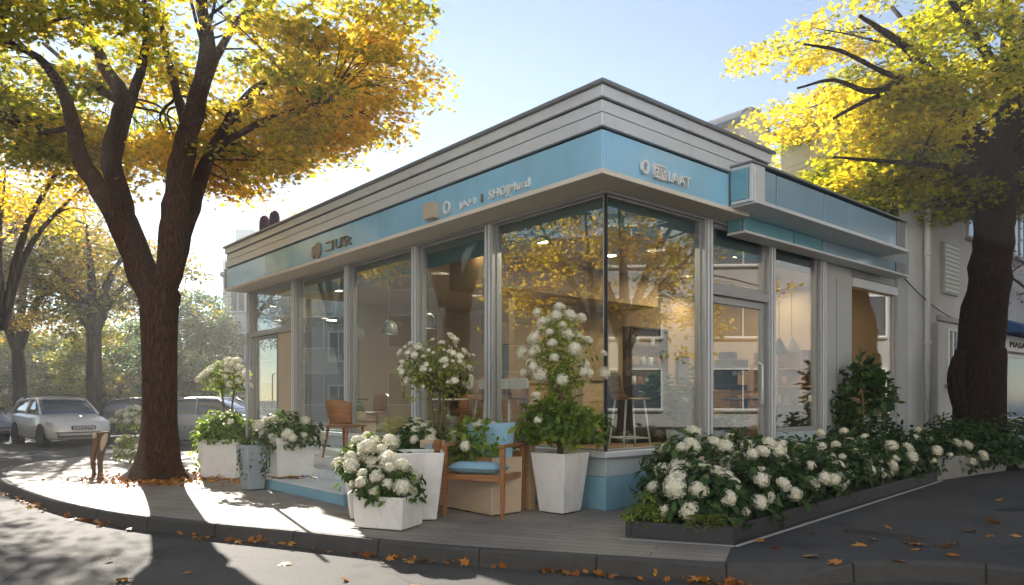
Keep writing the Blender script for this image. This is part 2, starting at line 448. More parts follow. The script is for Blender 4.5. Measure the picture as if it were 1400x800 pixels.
M['leaf_dark'] = leaf_mat('dark_leaf', [(0, (0.022, 0.05, 0.016)), (0.5, (0.042, 0.088, 0.024)), (1.0, (0.09, 0.15, 0.035))], 0.35, 1.5)
M['leaf_lime'] = leaf_mat('lime_leaf', [(0, (0.06, 0.12, 0.02)), (0.5, (0.14, 0.21, 0.035)), (1.0, (0.30, 0.34, 0.07))], 0.5, 1.7)
M['leaf_hazy'] = leaf_mat('far_leaf', [(0, (0.05, 0.10, 0.045)), (0.5, (0.13, 0.18, 0.05)), (1.0, (0.34, 0.30, 0.055))], 0.55, 1.6)
M['leaf_red'] = leaf_mat('red_leaf', [(0, (0.20, 0.06, 0.04)), (1.0, (0.38, 0.14, 0.09))], 0.4, 1.3)
M['leaf_fallen'] = leaf_mat('fallen_leaf', [(0, (0.28, 0.085, 0.02)), (0.5, (0.45, 0.17, 0.025)), (1.0, (0.52, 0.27, 0.05))], 0.15, 1.0)
M['petal'] = leaf_mat('white_petal', [(0, (0.66, 0.67, 0.42)), (0.35, (0.80, 0.77, 0.64)), (1.0, (0.86, 0.82, 0.73))], 0.3, 1.05, 0.6, 0.5)
M['petal_core'] = mat('flower_core', (0.70, 0.68, 0.54), 0.8, var=0.15, scale=30)
M['render_white'] = mat('white_render', (0.62, 0.63, 0.65), 0.85, var=0.1, scale=1.3, bump=0.12, bscale=25)
M['render_bounce'] = mat('bounce_white_render', (0.80, 0.78, 0.74), 0.85, var=0.06, scale=1.0, bump=0.1, bscale=20)
M['render_beige'] = mat('beige_render', (0.50, 0.44, 0.38), 0.85, var=0.12, scale=1.5, bump=0.1, bscale=20)
M['render_grey'] = mat('grey_render', (0.40, 0.41, 0.43), 0.85, var=0.12, scale=1.0, bump=0.1, bscale=20)
M['roof_slate'] = mat('slate_roof', (0.17, 0.19, 0.22), 0.6, var=0.2, scale=8)
M['blue_awning'] = mat('blue_awning', (0.03, 0.10, 0.30), 0.7, var=0.1)
M['blue_glass'] = mat('blue_window_film', (0.05, 0.14, 0.33), 0.15, var=0.1, spec=0.7)
M['lamp_on'] = emit_mat('lit_lamp', (1.0, 0.78, 0.48), 9.0)
M['shade_on'] = emit_mat('lit_lamp_shade', (1.0, 0.62, 0.36), 1.1)
M['car_silver'] = mat('silver_car_paint', (0.78, 0.77, 0.75), 0.3, metal=0.15, var=0.04, coat=0.6, rvar=0.04)
M['car_blue'] = mat('dark_blue_car_paint', (0.035, 0.05, 0.085), 0.3, metal=0.3, var=0.05, coat=0.8, rvar=0.04)
M['car_white'] = mat('pale_car_paint', (0.30, 0.34, 0.40), 0.3, metal=0.3, var=0.04, coat=0.8, rvar=0.04)
M['car_glass'] = mat('car_glass', (0.06, 0.09, 0.125), 0.06, var=0.1, spec=1.0, coat=1.0, rvar=0.02)
M['rubber'] = mat('rubber', (0.018, 0.018, 0.018), 0.8, var=0.2)
M['plastic'] = mat('grey_plastic', (0.07, 0.07, 0.072), 0.55, var=0.15)
M['headlight'] = mat('headlight_glass', (0.62, 0.62, 0.60), 0.12, var=0.2, scale=25, coat=1.0)
M['plate'] = mat('plate_white', (0.5, 0.5, 0.47), 0.5, var=0.06)
M['letter'] = mat('sign_letter_metal', (0.84, 0.82, 0.78), 0.35, metal=0.0, var=0.08)
M['letter_dark'] = mat('sign_letter_bronze', (0.26, 0.22, 0.19), 0.4, metal=0.5, var=0.1)
M['purple'] = mat('purple_vent', (0.085, 0.06, 0.13), 0.5, var=0.2)
M['carved'] = mat('weathered_carved_wood', (0.10, 0.06, 0.035), 0.75, var=0.6, scale=9, bump=0.5, bscale=22, dist=0.02)
M['carved_red'] = mat('reddish_wood', (0.13, 0.055, 0.025), 0.7, var=0.4, scale=12, bump=0.3)
M['wicker'] = mat('brown_wicker', (0.16, 0.085, 0.05), 0.8, var=0.35, scale=60, bump=0.6, bscale=90)
M['print_dark'] = mat('sign_print', (0.03, 0.03, 0.035), 0.6)
M['terracotta'] = mat('terracotta', (0.36, 0.15, 0.08), 0.75, var=0.15)


# ------------------------------------------------------------------ ground
def sheet(name, pts, m, kind='structure', z=0.0):
    mb = MB(); mb.add([(p[0], p[1], p[2] if len(p) > 2 else z) for p in pts], [tuple(range(len(pts)))])
    o = mb.build(name, m); o['kind'] = kind
    return o


ROAD_Z = -0.14
sheet('road', [(-400, -400), (400, -400), (400, 600), (-400, 600)], M['asphalt'], z=ROAD_Z)

KERB = spline([(-7.2, 17.6), (-8.7, 16.4), (-9.4, 15.2), (-9.2, 13.4), (-7.95, 11.3), (-6.5, 9.78), (-5.17, 8.57), (-3.86, 7.67), (-2.06, 6.83), (-.62, 6.15),
               (.58, 5.78), (1.5, 5.5), (2.0, 5.42), (2.6, 5.5), (3.3, 5.52), (3.9, 5.1), (4.35, 4.0), (4.7, 2.0), (5.0, -3.0)], 6)
kin = []
for i, p in enumerate(KERB):
    a = KERB[max(0, i - 1)]; b = KERB[min(len(KERB) - 1, i + 1)]
    t = np.array(b) - np.array(a); t = t / np.linalg.norm(t)
    nrm = np.array((-t[1], t[0]))
    kin.append(np.array(p) + nrm * 0.085)
# kerb stones: the strip is nicked at every joint, about one metre apart
mb = MB(); kv = []; acc = 0.0; nxt = 0.4; stations = []
for i in range(len(KERB)):
    p, q = np.array(KERB[i]), np.array(kin[i])
    if i:
        seg = np.linalg.norm(p - np.array(KERB[i - 1]))
        while acc + seg > nxt:
            t_ = (nxt - acc) / seg
            pp = np.array(KERB[i - 1]) * (1 - t_) + p * t_; qq = np.array(kin[i - 1]) * (1 - t_) + q * t_
            d_ = (p - np.array(KERB[i - 1])) / seg
            for off, ins in ((-.010, 0), (-.006, 1), (.006, 1), (.010, 0)): stations.append((pp + d_ * off, qq + d_ * off, ins))
            nxt += 0.98
        acc += seg
    stations.append((p, q, 0))
for p, q, ins in stations:
    dip = 0.10 * math.exp(-((p[0] - 2.02) / 0.32) ** 2) if p[1] > 4.5 and p[1] < 7 else 0.0
    g = .016 * ins
    o1 = (q - p) / np.linalg.norm(q - p)
    a0 = p - o1 * (.012 - g); a1 = p - o1 * (.003 - g); a2 = p + o1 * (.012 + g)
    kv += [(a0[0], a0[1], ROAD_Z - 0.02), (a1[0], a1[1], -0.018 - dip - g), (a2[0], a2[1], 0.003 - dip - g), (q[0], q[1], 0.003 - .3 * g)]
kf = []
for i in range(len(stations) - 1):
    for k in range(3):
        a = i * 4 + k
        kf.append((a, a + 4, a + 5, a + 1))
mb.add(kv, kf)
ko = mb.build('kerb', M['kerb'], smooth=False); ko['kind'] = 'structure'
isplit = min(range(len(KERB)), key=lambda i: abs(KERB[i][0] - 1.62) + (0 if KERB[i][1] > 5 else 9))
sheet('pavement', [tuple(p) for p in kin[:isplit + 1]] + [(1.88, 6.21), (3.0, 8.5), (3.2, 30), (-4, 30)], M['paving'])
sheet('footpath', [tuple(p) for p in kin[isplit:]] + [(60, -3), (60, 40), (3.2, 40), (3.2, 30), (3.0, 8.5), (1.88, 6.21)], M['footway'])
# a darker tarmac patch let into the footpath
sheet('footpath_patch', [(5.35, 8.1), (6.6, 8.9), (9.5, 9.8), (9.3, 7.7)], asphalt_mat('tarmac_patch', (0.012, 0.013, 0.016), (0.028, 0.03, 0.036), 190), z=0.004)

# ------------------------------------------------------------------ cafe: local axes t (along the right front), s (along the left front)
ANG = math.atan2(0.654, 0.7565)
CX0, CY0 = 1.043, 8.1


def W(t, s, z=0.0):
    c, sn = math.cos(ANG), math.sin(ANG)
    return (CX0 + c * t - sn * s, CY0 + sn * t + c * s, z)


cafe = empty('cafe_building', (CX0, CY0, 0), ANG, 'single storey corner cafe with blue sign band, silver parapet and full height glass', 'building')
SE, TE = 10.4, 8.4           # ends of the two fronts
ZS, ZG, ZH = 0.50, 0.66, 3.53  # floor, glass sill, glass head


def part(name, boxes, m, parent=None, bevel=0.006, smooth=False):
    mb = MB()
    for b in boxes: mb.box(*b)
    return mb.build(name, m, parent or cafe, smooth, bevel)


# floor, ceiling, plinth
part('floor', [(0.12, TE - 0.2, 0.12, SE - 0.2, 0.30, ZS)], M['floor_wood'], bevel=0)
part('ceiling', [(0.1, TE - 0.2, 0.1, SE - 0.2, 3.545, 3.567)], M['ceiling'], bevel=0)
part('plinth', [(-0.02, 0.12, 0.12, SE, 0, 0.37), (-0.02, TE, -0.02, 0.12, 0, 0.37)], M['plinth_blue'])
part('plinth_cap', [(0.01, 0.115, 0.115, SE, 0.373, 0.585), (0.01, 2.0, 0.01, 0.115, 0.373, 0.585), (3.42, 5.05, 0.01, 0.115, 0.373, 0.76)], M['plinth_pale'])
part('sill', [(-0.06, 0.14, 0.14, SE, 0.588, ZG), (-0.06, 2.0, -0.06, 0.14, 0.588, ZG - .003)], M['metal'], bevel=0.012)
# columns / mullions
for s in (2.0, 3.76, 5.88, 8.02, 10.32):
    o = part('mullion', [(-0.07, 0.10, s - 0.085, s + 0.085, ZG, ZH)], M['frame'], bevel=0.012)
    part('glazing_bead', [(-0.085, -0.071, s - 0.05, s - 0.02, ZG, ZH), (-0.085, -0.071, s + 0.02, s + 0.05, ZG, ZH)], M['metal'], o, bevel=0.003)
for t in (1.9, 3.45, 4.98):
    o = part('mullion', [(t - 0.09, t + 0.09, -0.07, 0.10, 0.05, ZH)], M['frame'], bevel=0.012)
    part('glazing_bead', [(t - 0.05, t - 0.02, -0.085, -0.071, 0.05, ZH), (t + 0.02, t + 0.05, -0.085, -0.071, 0.05, ZH)], M['metal'], o, bevel=0.003)


def window(face, a, b, z0, z1, fw=0.035, dz=0.05, m='glass'):
    """a window of the left front (face L, a..b along s) or right front (face R, along t)"""
    fb = []
    def bx(x0, x1, y0, y1, za, zb): fb.append((y0, y1, x0, x1, za, zb) if face == 'L' else (x0, x1, y0, y1, za, zb))
    bx(a, a + fw, 0.0, dz, z0, z1); bx(b - fw, b, 0.0, dz, z0, z1)
    bx(a + fw, b - fw, 0.0, dz, z1 - fw, z1); bx(a + fw, b - fw, 0.0, dz, z0, z0 + fw)
    f = part('window', fb, M['frame'], bevel=0.004)
    p = (a + fw, b - fw, 0.018, 0.03, z0 + fw, z1 - fw)
    if face == 'L': p = (p[2], p[3], p[0], p[1], p[4], p[5])
    part('pane', [p], M[m], f, bevel=0)
    return f


window('L', 0.02, 1.912, ZG, ZH, 0.02)
for a, b in ((2.088, 3.672), (3.848, 5.792), (5.968, 7.932)):
    window('L', a, b, ZG, ZH)
window('L', 8.108, 10.232, 2.67, ZH)
part('transom', [(-0.05, 0.08, 8.108, 10.38, 2.58, 2.667)], M['frame'])
window('R', 0.02, 1.807, ZG, ZH, 0.02)
part('corner_joint', [(-0.004, 0.03, -0.004, 0.018, ZG, ZH)], M['black'], bevel=0)
window('R', 1.993, 3.357, 2.72, ZH, 0.05)
part('transom', [(1.993, 3.357, -0.06, 0.08, 2.60, 2.717)], M['frame'])
window('R', 3.543, 4.887, 0.765, ZH, 0.06)
# glazed door on the right front
d = part('door', [(2.0, 2.09, 0.0, 0.055, 0.52, 2.595), (3.26, 3.35, 0.0, 0.055, 0.52, 2.595), (2.09, 3.26, 0.0, 0.055, 2.50, 2.595), (2.09, 3.26, 0.0, 0.055, 0.52, 0.68)], M['frame'])
part('pane', [(2.09, 3.26, 0.02, 0.032, 0.68, 2.50)], M['glass'], d, bevel=0)
mb = MB(); mb.tube([(3.19, -0.005, 1.15), (3.19, -0.06, 1.18), (3.19, -0.06, 1.72), (3.19, -0.005, 1.75)], 0.013, 10); mb.build('handle', M['metal'], d, True)
# tan leaf and glazed door of the left front
d = part('door', [(0.005, 0.05, 9.95, 10.02, 0.52, 2.577), (0.005, 0.05, 8.88, 8.98, 0.52, 2.577), (0.005, 0.05, 8.98, 9.95, 2.50, 2.577), (0.005, 0.05, 8.98, 9.95, 0.52, 0.66)], M['metal_dark'])
part('pane', [(0.02, 0.032, 8.98, 9.95, 0.66, 2.50)], M['glass'], d, bevel=0)
mb = MB(); mb.tube([(0.0, 9.05, 1.2), (-0.05, 9.05, 1.2), (-0.05, 9.05, 1.75), (0.0, 9.05, 1.75)], 0.012, 8); mb.build('handle', M['wood_pale'], d, True)
part('side_panel', [(0.0, 0.06, 8.11, 8.875, 0.52, 2.577)], M['cream'])
window('L', 10.025, 10.235, 0.52, 2.577, 0.03)
# header above glass, soffit, ceiling of the overhang
part('header', [(-0.05, 0.12, 0.122, SE, ZH, 3.567), (-0.05, 5.08, -0.05, 0.12, ZH, 3.566)], M['frame'], bevel=0.004)
part('soffit', [(-0.50, 2.3, -0.40, 10.5, 3.57, 3.625)], M['soffit'], bevel=0.008)
# added teal strip behind the glass head, painting in the soffit's reflection
part('valance_or_reflection', [(0.15, 0.19, 0.20, 8.0, 3.22, 3.54), (0.20, 5.0, 0.15, 0.19, 3.22, 3.54)], M['teal_paint'])
# sign band: panels with open joints
mb = MB()
edges = [-0.385, 2.62, 5.6, 8.3, 10.48]
for a, b in zip(edges[:-1], edges[1:]): mb.box(-0.485, -0.45, a + 0.003, b - 0.003, 3.628, 4.03)
mb.build('sign_band', M['sign_blue'], cafe, bevel=0.004)
mb = MB(); mb.box(-0.447, 1.84, -0.385, -0.35, 3.628, 4.03); mb.build('sign_band', M['sign_blue'], cafe, bevel=0.004)
part('roof_core', [(-0.44, 2.80, -0.34, 10.46, 3.627, 4.05)], M['metal_dark'], bevel=0)
part('roof_core', [(-0.46, 2.81, -0.36, 10.47, 4.052, 4.45)], M['black'], bevel=0)
R_ = cafe
pr = part('parapet', [(-0.505, 2.83, -0.405, 10.5, 4.062, 4.20)], M['metal'], bevel=0.01)
part('strip', [(-0.475, 2.82, -0.375, 10.49, 4.222, 4.345)], M['metal'], pr, bevel=0.008)
part('strip', [(-0.505, 2.83, -0.405, 10.5, 4.365, 4.485)], M['metal'], pr, bevel=0.008)
part('coping', [(-0.545, 2.87, -0.445, 10.54, 4.488, 4.53)], M['metal_dark'], pr, bevel=0.01)
# end trim of the band at the far left
part('end_trim', [(-0.51, -0.43, 10.482, 10.53, 3.626, 4.058)], M['frame'])
# lower wing of the right front: glass band on a projecting ledge
part('wing_roof', [(2.88, TE, -0.02, 8.0, 3.57, 4.0)], M['metal_dark'], bevel=0)
up = part('wing_band', [(1.86, 6.45, -0.66, -0.03, 3.665, 4.07)], M['metal_dark'], bevel=0)
part('band_post', [(1.85, 1.91, -0.70, -0.66, 3.64, 4.10), (1.85, 1.91, -0.66, -0.41, 3.64, 3.68), (1.85, 1.91, -0.66, -0.41, 4.06, 4.10)], M['metal'], up)
part('band_post', [(1.91, 2.14, -0.705, -0.66, 3.64, 4.10)], M['metal'], up)
part('end_pane', [(1.842, 1.858, -0.65, -0.41, 3.68, 4.06)], M['sign_teal'], up)
for a, b in ((2.15, 2.43), (2.46, 3.70), (3.73, 4.40), (4.43, 6.13)): part('band_panel', [(a, b, -0.685, -0.66, 3.68, 4.07)], M['panel_grey'], up, 0.004)
part('band_post', [(6.16, 6.46, -0.695, -0.66, 3.665, 4.09)], M['metal_dark'], up)
part('coping', [(1.83, 6.50, -0.73, -0.0, 4.102, 4.13)], M['metal_dark'], up, bevel=0.006)
part('ledge', [(1.89, 6.50, -0.74, -0.03, 3.615, 3.663)], M['metal'], up, bevel=0.006)
lo = part('wing_lower_band', [(2.33, 7.5, -0.26, -0.055, 3.425, 3.612)], M['metal_dark'], bevel=0)
for a, b in ((2.36, 3.62), (3.66, 4.45)): part('band_panel', [(a, b, -0.285, -0.26, 3.43, 3.61)], M['sign_teal'], lo, 0.004)
part('band_panel', [(4.49, 7.10, -0.285, -0.26, 3.43, 3.61)], M['panel_grey'], lo, 0.004)
part('end_pane', [(2.315, 2.33, -0.25, -0.06, 3.44, 3.60)], M['sign_teal'], lo)
part('band_post', [(7.13, 7.5, -0.30, -0.26, 3.42, 3.612)], M['metal_dark'], lo)
part('ledge', [(2.31, 7.62, -0.33, -0.055, 3.39, 3.423)], M['metal'], lo, bevel=0.006)
# walls of the right front and the ends
part('wall', [(5.07, 6.08, 0.0, 0.16, 0.372, 3.57)], M['wall_grey'])
part('wall_joint', [(5.52, 5.535, -0.006, 0.0, 0.40, 3.2)], M['metal_dark'], bevel=0)
part('wall', [(6.08, 7.92, 0.002, 0.16, 0.372, 0.90)], M['wall_grey'])
part('wall', [(7.92, TE, -0.01, 0.16, 0.372, 3.57)], M['wall_grey'])
part('wall', [(TE - 0.2, TE, 0.16, 10.0, 0.0, 3.57)], M['wall_grey'])
part('wall', [(2.6, TE - 0.2, SE - 0.2, SE - 0.002, 0.0, 3.57)], M['render_white'])
f = part('window', [(6.08, 6.16, 0.03, 0.12, 0.90, 3.3), (7.84, 7.92, 0.03, 0.12, 0.90, 3.3), (6.16, 7.84, 0.03, 0.12, 0.90, 0.96), (6.08, 7.92, 0.03, 0.12, 3.30, 3.56)], M['frame'])
part('pane', [(6.16, 7.84, 0.06, 0.072, 0.96, 3.3)], M['glass'], f, bevel=0)
part('blind_box', [(6.10, 7.90, -0.02, 0.03, 3.12, 3.27)], M['metal'], f)
f = part('window', [(0.1, 0.16, SE - 0.12, SE - 0.04, 0.5, ZH), (2.53, 2.6, SE - 0.12, SE - 0.04, 0.5, ZH), (1.3, 1.36, SE - 0.12, SE - 0.04, 0.5, ZH)], M['frame'])
part('pane', [(0.16, 1.3, SE - 0.09, SE - 0.08, 0.5, ZH), (1.36, 2.53, SE - 0.09, SE - 0.08, 0.5, ZH)], M['glass'], f, bevel=0)
# interior walls
part('inner_wall', [(2.3, TE - 0.2, 4.2, 4.34, ZS, 3.545)], M['tan'], bevel=0)
part('inner_wall', [(5.6, 5.74, 4.34, SE - 0.2, ZS, 3.545)], M['cream'], bevel=0)
part('inner_wall', [(TE - 0.215, TE - 0.203, 0.17, 4.2, ZS, 3.545)], M['tan'], bevel=0)
part('inner_wall', [(2.6, 5.6, SE - 0.215, SE - 0.203, ZS, 3.545)], M['cream'], bevel=0)
part('bulkhead', [(0.9, 5.2, 3.3, 4.19, 3.0, 3.54)], M['tan'], bevel=0.01)

# ------------------------------------------------------------------ lettering
def text_mesh(body, size, depth):
    cu = bpy.data.curves.new('txt', 'FONT'); cu.body = body; cu.size = size; cu.extrude = depth; cu.resolution_u = 3
    cu.align_x = 'LEFT'; cu.align_y = 'BOTTOM_BASELINE'
    ob = bpy.data.objects.new('txt', cu); COL.objects.link(ob)
    bpy.context.view_layer.update()
    me = bpy.data.meshes.new_from_object(ob.evaluated_get(bpy.context.evaluated_depsgraph_get()))
    bpy.data.objects.remove(ob); bpy.data.curves.remove(cu)
    return me


def frame_L(t, s, z): return Matrix(((0, 0, -1, t), (-1, 0, 0, s), (0, 1, 0, z), (0, 0, 0, 1)))
def frame_R(t, s, z): return Matrix(((1, 0, 0, t), (0, 0, -1, s), (0, 1, 0, z), (0, 0, 0, 1)))


def put_text(name, body, size, depth, mw, m, parent, width=None):
    me = text_mesh(body, size, depth)
    xs = [v.co.x for v in me.vertices]
    k = 1.0 if not width or not xs else width / max(1e-3, max(xs) - min(xs))
    x0 = min(xs) if xs else 0
    for v in me.vertices: v.co.x = (v.co.x - x0) * k
    me.transform(mw)
    me.materials.clear(); me.materials.append(m)
    return link_mesh(name, me, None, parent)


def ring(mw, r, w, depth, m, name, parent):
    mb = MB()
    n = 28
    for zz in (0,):
        vo = [];
        for k in range(n):
            a = 2 * PI * k / n
            for (rr, z) in ((r, 0), (r, depth), (r - w, depth), (r - w, 0)):
                vo.append(tuple(mw @ Vector((rr * math.cos(a) * .86, rr * math.sin(a), z))))
        fs = []
        for k in range(n):
            for q in range(4):
                a, b = k * 4 + q, k * 4 + (q + 1) % 4
                c, d_ = ((k + 1) % n) * 4 + (q + 1) % 4, ((k + 1) % n) * 4 + q
                fs.append((a, d_, c, b))
        mb.add(vo, fs)
    return mb.build(name, m, parent)


# left front, far sign: leaf shaped emblem and letters
sg = put_text('sign_lettering', 'コUSt', 0.235, 0.018, frame_L(-0.505, 5.75, 3.69), M['letter_dark'], cafe, 0.86)
mb = MB()
for dx, w, mm in ((0.0, 0.125, 0), (0.17, 0.07, 0)):
    pts = [(w * math.sin(PI * k / 12) * (1 if k <= 12 else -1), 0) for k in range(13)]
    out = [(6.05 + dx + w * math.sin(2 * PI * k / 24) * 0.9, 3.765 - .05 * dx + (0.135 - 0.2 * dx) * math.cos(2 * PI * k / 24)) for k in range(24)]
    mb.hexa([(-0.487, y, z) for y, z in out], [(-0.515, y, z) for y, z in out])
mb.build('emblem', M['letter_dark'], cafe)
# left front, near sign: pale cube lamp box, ring, small letters, word
part('emblem_box', [(-0.60, -0.487, 2.50, 2.73, 3.65, 3.86)], M['cream'])
ring(frame_L(-0.50, 2.30, 3.745), 0.085, 0.026, 0.03, M['letter'], 'emblem_ring', cafe)
put_text('sign_lettering', 'JAH', 0.12, 0.012, frame_L(-0.498, 2.06, 3.68), M['letter'], cafe, 0.34)
put_text('sign_lettering', 'I', 0.14, 0.012, frame_L(-0.498, 1.60, 3.675), M['letter_dark'], cafe, 0.025)
put_text('sign_lettering', 'SHOJMurd', 0.15, 0.014, frame_L(-0.50, 1.44, 3.675), M['letter'], cafe, 0.73)
# right front sign
ring(frame_R(0.17, -0.40, 3.765), 0.075, 0.028, 0.035, M['letter'], 'emblem_ring', cafe)
put_text('sign_lettering', '臨', 0.19, 0.022, frame_R(0.32, -0.41, 3.69), M['letter'], cafe, 0.21)
put_text('sign_lettering', 'LAAT', 0.165, 0.022, frame_R(0.57, -0.41, 3.69), M['letter'], cafe, 0.42)

# ------------------------------------------------------------------ steps in front of the left front
steps = empty('entrance_steps', (CX0, CY0, 0), ANG, 'three pale blue stone steps up to the left glass front', 'steps')
mb = MB(); mb.box(-2.05, -1.452, 2.2, 4.7, 0, 0.13); mb.build('step', M['plinth_blue'], steps, bevel=0.006)
mb = MB(); mb.box(-1.45, -1.202, 2.2, 5.4, 0, 0.26); mb.build('step', M['step'], steps, bevel=0.006)
mb = MB(); mb.box(-1.20, -0.03, 2.2, 7.6, 0, 0.39); mb.build('step', M['step'], steps, bevel=0.006)
mb = MB(); mb.box(-2.06, -1.454, 2.2, 4.71, 0.131, 0.15); mb.build('tread', M['step'], steps, bevel=0.004)
# slim steel post at the corner of the steps
p_ = empty('steel_post', (-3.70, 10.16, 0), 0, 'slim grey steel post rising behind the trailing vines at the step corner', 'post')
mb = MB(); mb.tube([(0, 0, 0.01), (0, 0, 2.16)], 0.022, 10); mb.build('shaft', M['frame'], p_, True)
mb = MB(); mb.lathe([(0.06, 0), (0.06, 0.012), (0.03, 0.02)], 14); mb.build('foot_plate', M['metal_dark'], p_)

# rooftop things
for k, (s, lab) in enumerate(((8.85, 'purple domed roof vent on the parapet, nearer the street tree'), (8.35, 'purple domed roof vent on the parapet, nearer the sign end'))):
    v = empty('roof_vent', W(-0.30, s, 4.53), ANG, lab, 'roof vent', 'purple roof vents on the cafe parapet')
    mb = MB(); mb.lathe([(0.10, 0), (0.10, 0.26), (0.085, 0.34), (0.05, 0.385), (0.0, 0.40)], 16); mb.build('dome', M['purple'], v, True)
    mb = MB(); mb.lathe([(0.16, 0), (0.15, 0.05), (0.105, 0.08)], 16); mb.build('collar', M['carved'], v)


# ------------------------------------------------------------------ interior
def light_at(name, loc, power, size=0.22, col=(1.0, 0.80, 0.55), spot=None):
    l = bpy.data.lights.new(name, 'AREA'); l.energy = power; l.color = col; l.shape = 'DISK'; l.size = size
    o = bpy.data.objects.new(name, l); COL.objects.link(o); o.location = loc
    return o


for (t, s, r) in ((0.88, 0.36, 0.20), (1.17, 2.29, 0.09), (2.7, 0.8, 0.08), (2.7, 2.3, 0.08), (4.3, 1.0, 0.08), (0.8, 3.4, .08), (0.9, 6.8, .08), (2.6, 5.6, .08), (0.9, 5.0, 0.08), (4.3, 1.6, 0.08), (3.4, 7.0, 0.08), (1.2, 8.6, 0.08)):
    mb = MB(); mb.lathe([(r + 0.02, -0.012), (r + 0.02, 0.0)], 18, (t, s, 3.543)); d = mb.build('downlight', M['white'], cafe)
    mb = MB(); mb.lathe([(r, -0.016), (r, -0.0125)], 18, (t, s, 3.543)); mb.build('lamp_disc', M['lamp_on'], d)
LIGHTS = [((0.9, 1.0), 26), ((2.7, 1.4), 30), ((5.0, 2.4), 34), ((1.4, 5.2), 30), ((3.6, 7.0), 26), ((7.0, 2.6), 9), ((3.2, 3.7), 16), ((7.1, 3.75), 14), ((7.6, 2.2), 16)]
for (t, s), p in LIGHTS: light_at('ceiling_lamp_light', W(t, s, 3.48), p * .45, 0.3)


def bar_stool(t, s, rz, label, seat_m='wood_pale', leg_m='white', h=0.74, group='bar stools inside the cafe'):
    o = empty('bar_stool', W(t, s, ZS), ANG + rz, label, 'stool', group)
    mb = MB()
    prof = spline([(-0.20, 0.0), (0.1, -0.005), (0.17, 0.05), (0.21, 0.24), (0.23, 0.30)], 5)
    v = []
    for (x, z) in prof:
        for y in (-0.19, 0.19): v.append((x, y * (1.0 if z < 0.1 else 0.92), h + z)); v.append((x + (.012 if z > .06 else 0), y * (1.0 if z < 0.1 else 0.92), h + z + (0.0 if z > 0.06 else 0.02)))
    f = []
    for i in range(len(prof) - 1):
        a = i * 4
        f += [(a, a + 2, a + 6, a + 4), (a + 1, a + 5, a + 7, a + 3), (a, a + 4, a + 5, a + 1), (a + 2, a + 3, a + 7, a + 6)]
    mb.add(v, f); mb.build('seat', M[seat_m], o, True)
    for sx in (-1, 1):
        for sy in (-1, 1):
            mb = MB(); mb.tube([(0.13 * sx, 0.14 * sy, h - 0.005), (0.21 * sx, 0.2 * sy, 0.0)], [0.014, 0.012], 8); mb.build('leg', M[leg_m], o, True)
    mb = MB()
    c = [(0.18, 0.175, 0.25), (-0.18, 0.175, 0.25), (-0.18, -0.175, 0.25), (0.18, -0.175, 0.25), (0.18, 0.175, 0.25)]
    for a, b in zip(c[:-1], c[1:]): mb.tube([a, b], 0.009, 6)
    mb.build('foot_rest', M[leg_m], o, True)
    return o


bar_stool(1.15, 0.62, rad(160), 'tan shell bar stool with thin white legs behind the corner glass')
bar_stool(1.35, 3.2, rad(90), 'pale wooden bar stool tucked under the cup counter, nearer the corner')
bar_stool(1.35, 3.75, rad(80), 'pale wooden bar stool tucked under the cup counter, farther from the corner')


def cabinet(name, t, s, w, d, h, rz, label, cat, bm, tm, shelves=0, doors=0):
    o = empty(name, W(t, s, ZS), ANG + rz, label, cat)
    mb = MB(); mb.box(-w / 2, w / 2, -d / 2, d / 2, 0.05, h - 0.035); mb.build('carcass', M[bm], o, bevel=0.004)
    mb = MB(); mb.box(-w / 2 - 0.02, w / 2 + 0.02, -d / 2 - 0.02, d / 2 + 0.02, h - 0.034, h); mb.build('top', M[tm], o, bevel=0.005)
    mb = MB(); mb.box(-w / 2 + 0.04, w / 2 - 0.04, -d / 2 + 0.05, d / 2 - 0.05, 0, 0.049); mb.build('toe_kick', M['dark'], o)
    for k in range(doors):
        x0 = -w / 2 + w * k / doors + 0.006; x1 = -w / 2 + w * (k + 1) / doors - 0.006
        mb = MB(); mb.box(x0, x1, -d / 2 - 0.016, -d / 2 - 0.001, 0.06, h - 0.045); dd = mb.build('door', M[bm], o, bevel=0.003)
        mb = MB(); mb.box((x0 + x1) / 2 - .05, (x0 + x1) / 2 + .05, -d / 2 - 0.03, -d / 2 - 0.017, h - 0.12, h - 0.105); mb.build('handle', M['metal'], dd)
    return o


cabinet('service_counter', 4.4, 2.7, 2.3, 0.6, 0.98, 0, 'dark walnut service counter below the shelf unit inside the cafe', 'counter', 'dark_wood', 'dark_wood', doors=4)
cabinet('side_cabinet', 5.7, 2.0, 1.0, 0.5, 0.90, 0, 'pale wood cabinet carrying the black coffee machine behind the door', 'cabinet', 'wood_pale', 'wood_pale', doors=2)
cabinet('back_counter', 6.6, 3.85, 2.4, 0.6, 0.95, 0, 'tan counter along the far wall below the pendant lamps', 'counter', 'wood_pale', 'white', doors=4)
cabinet('low_cabinet', 0.62, 6.9, 0.45, 0.9, 0.36, 0, 'low cream cabinet under the small potted hedge at the left glass', 'cabinet', 'cream', 'wood_pale')
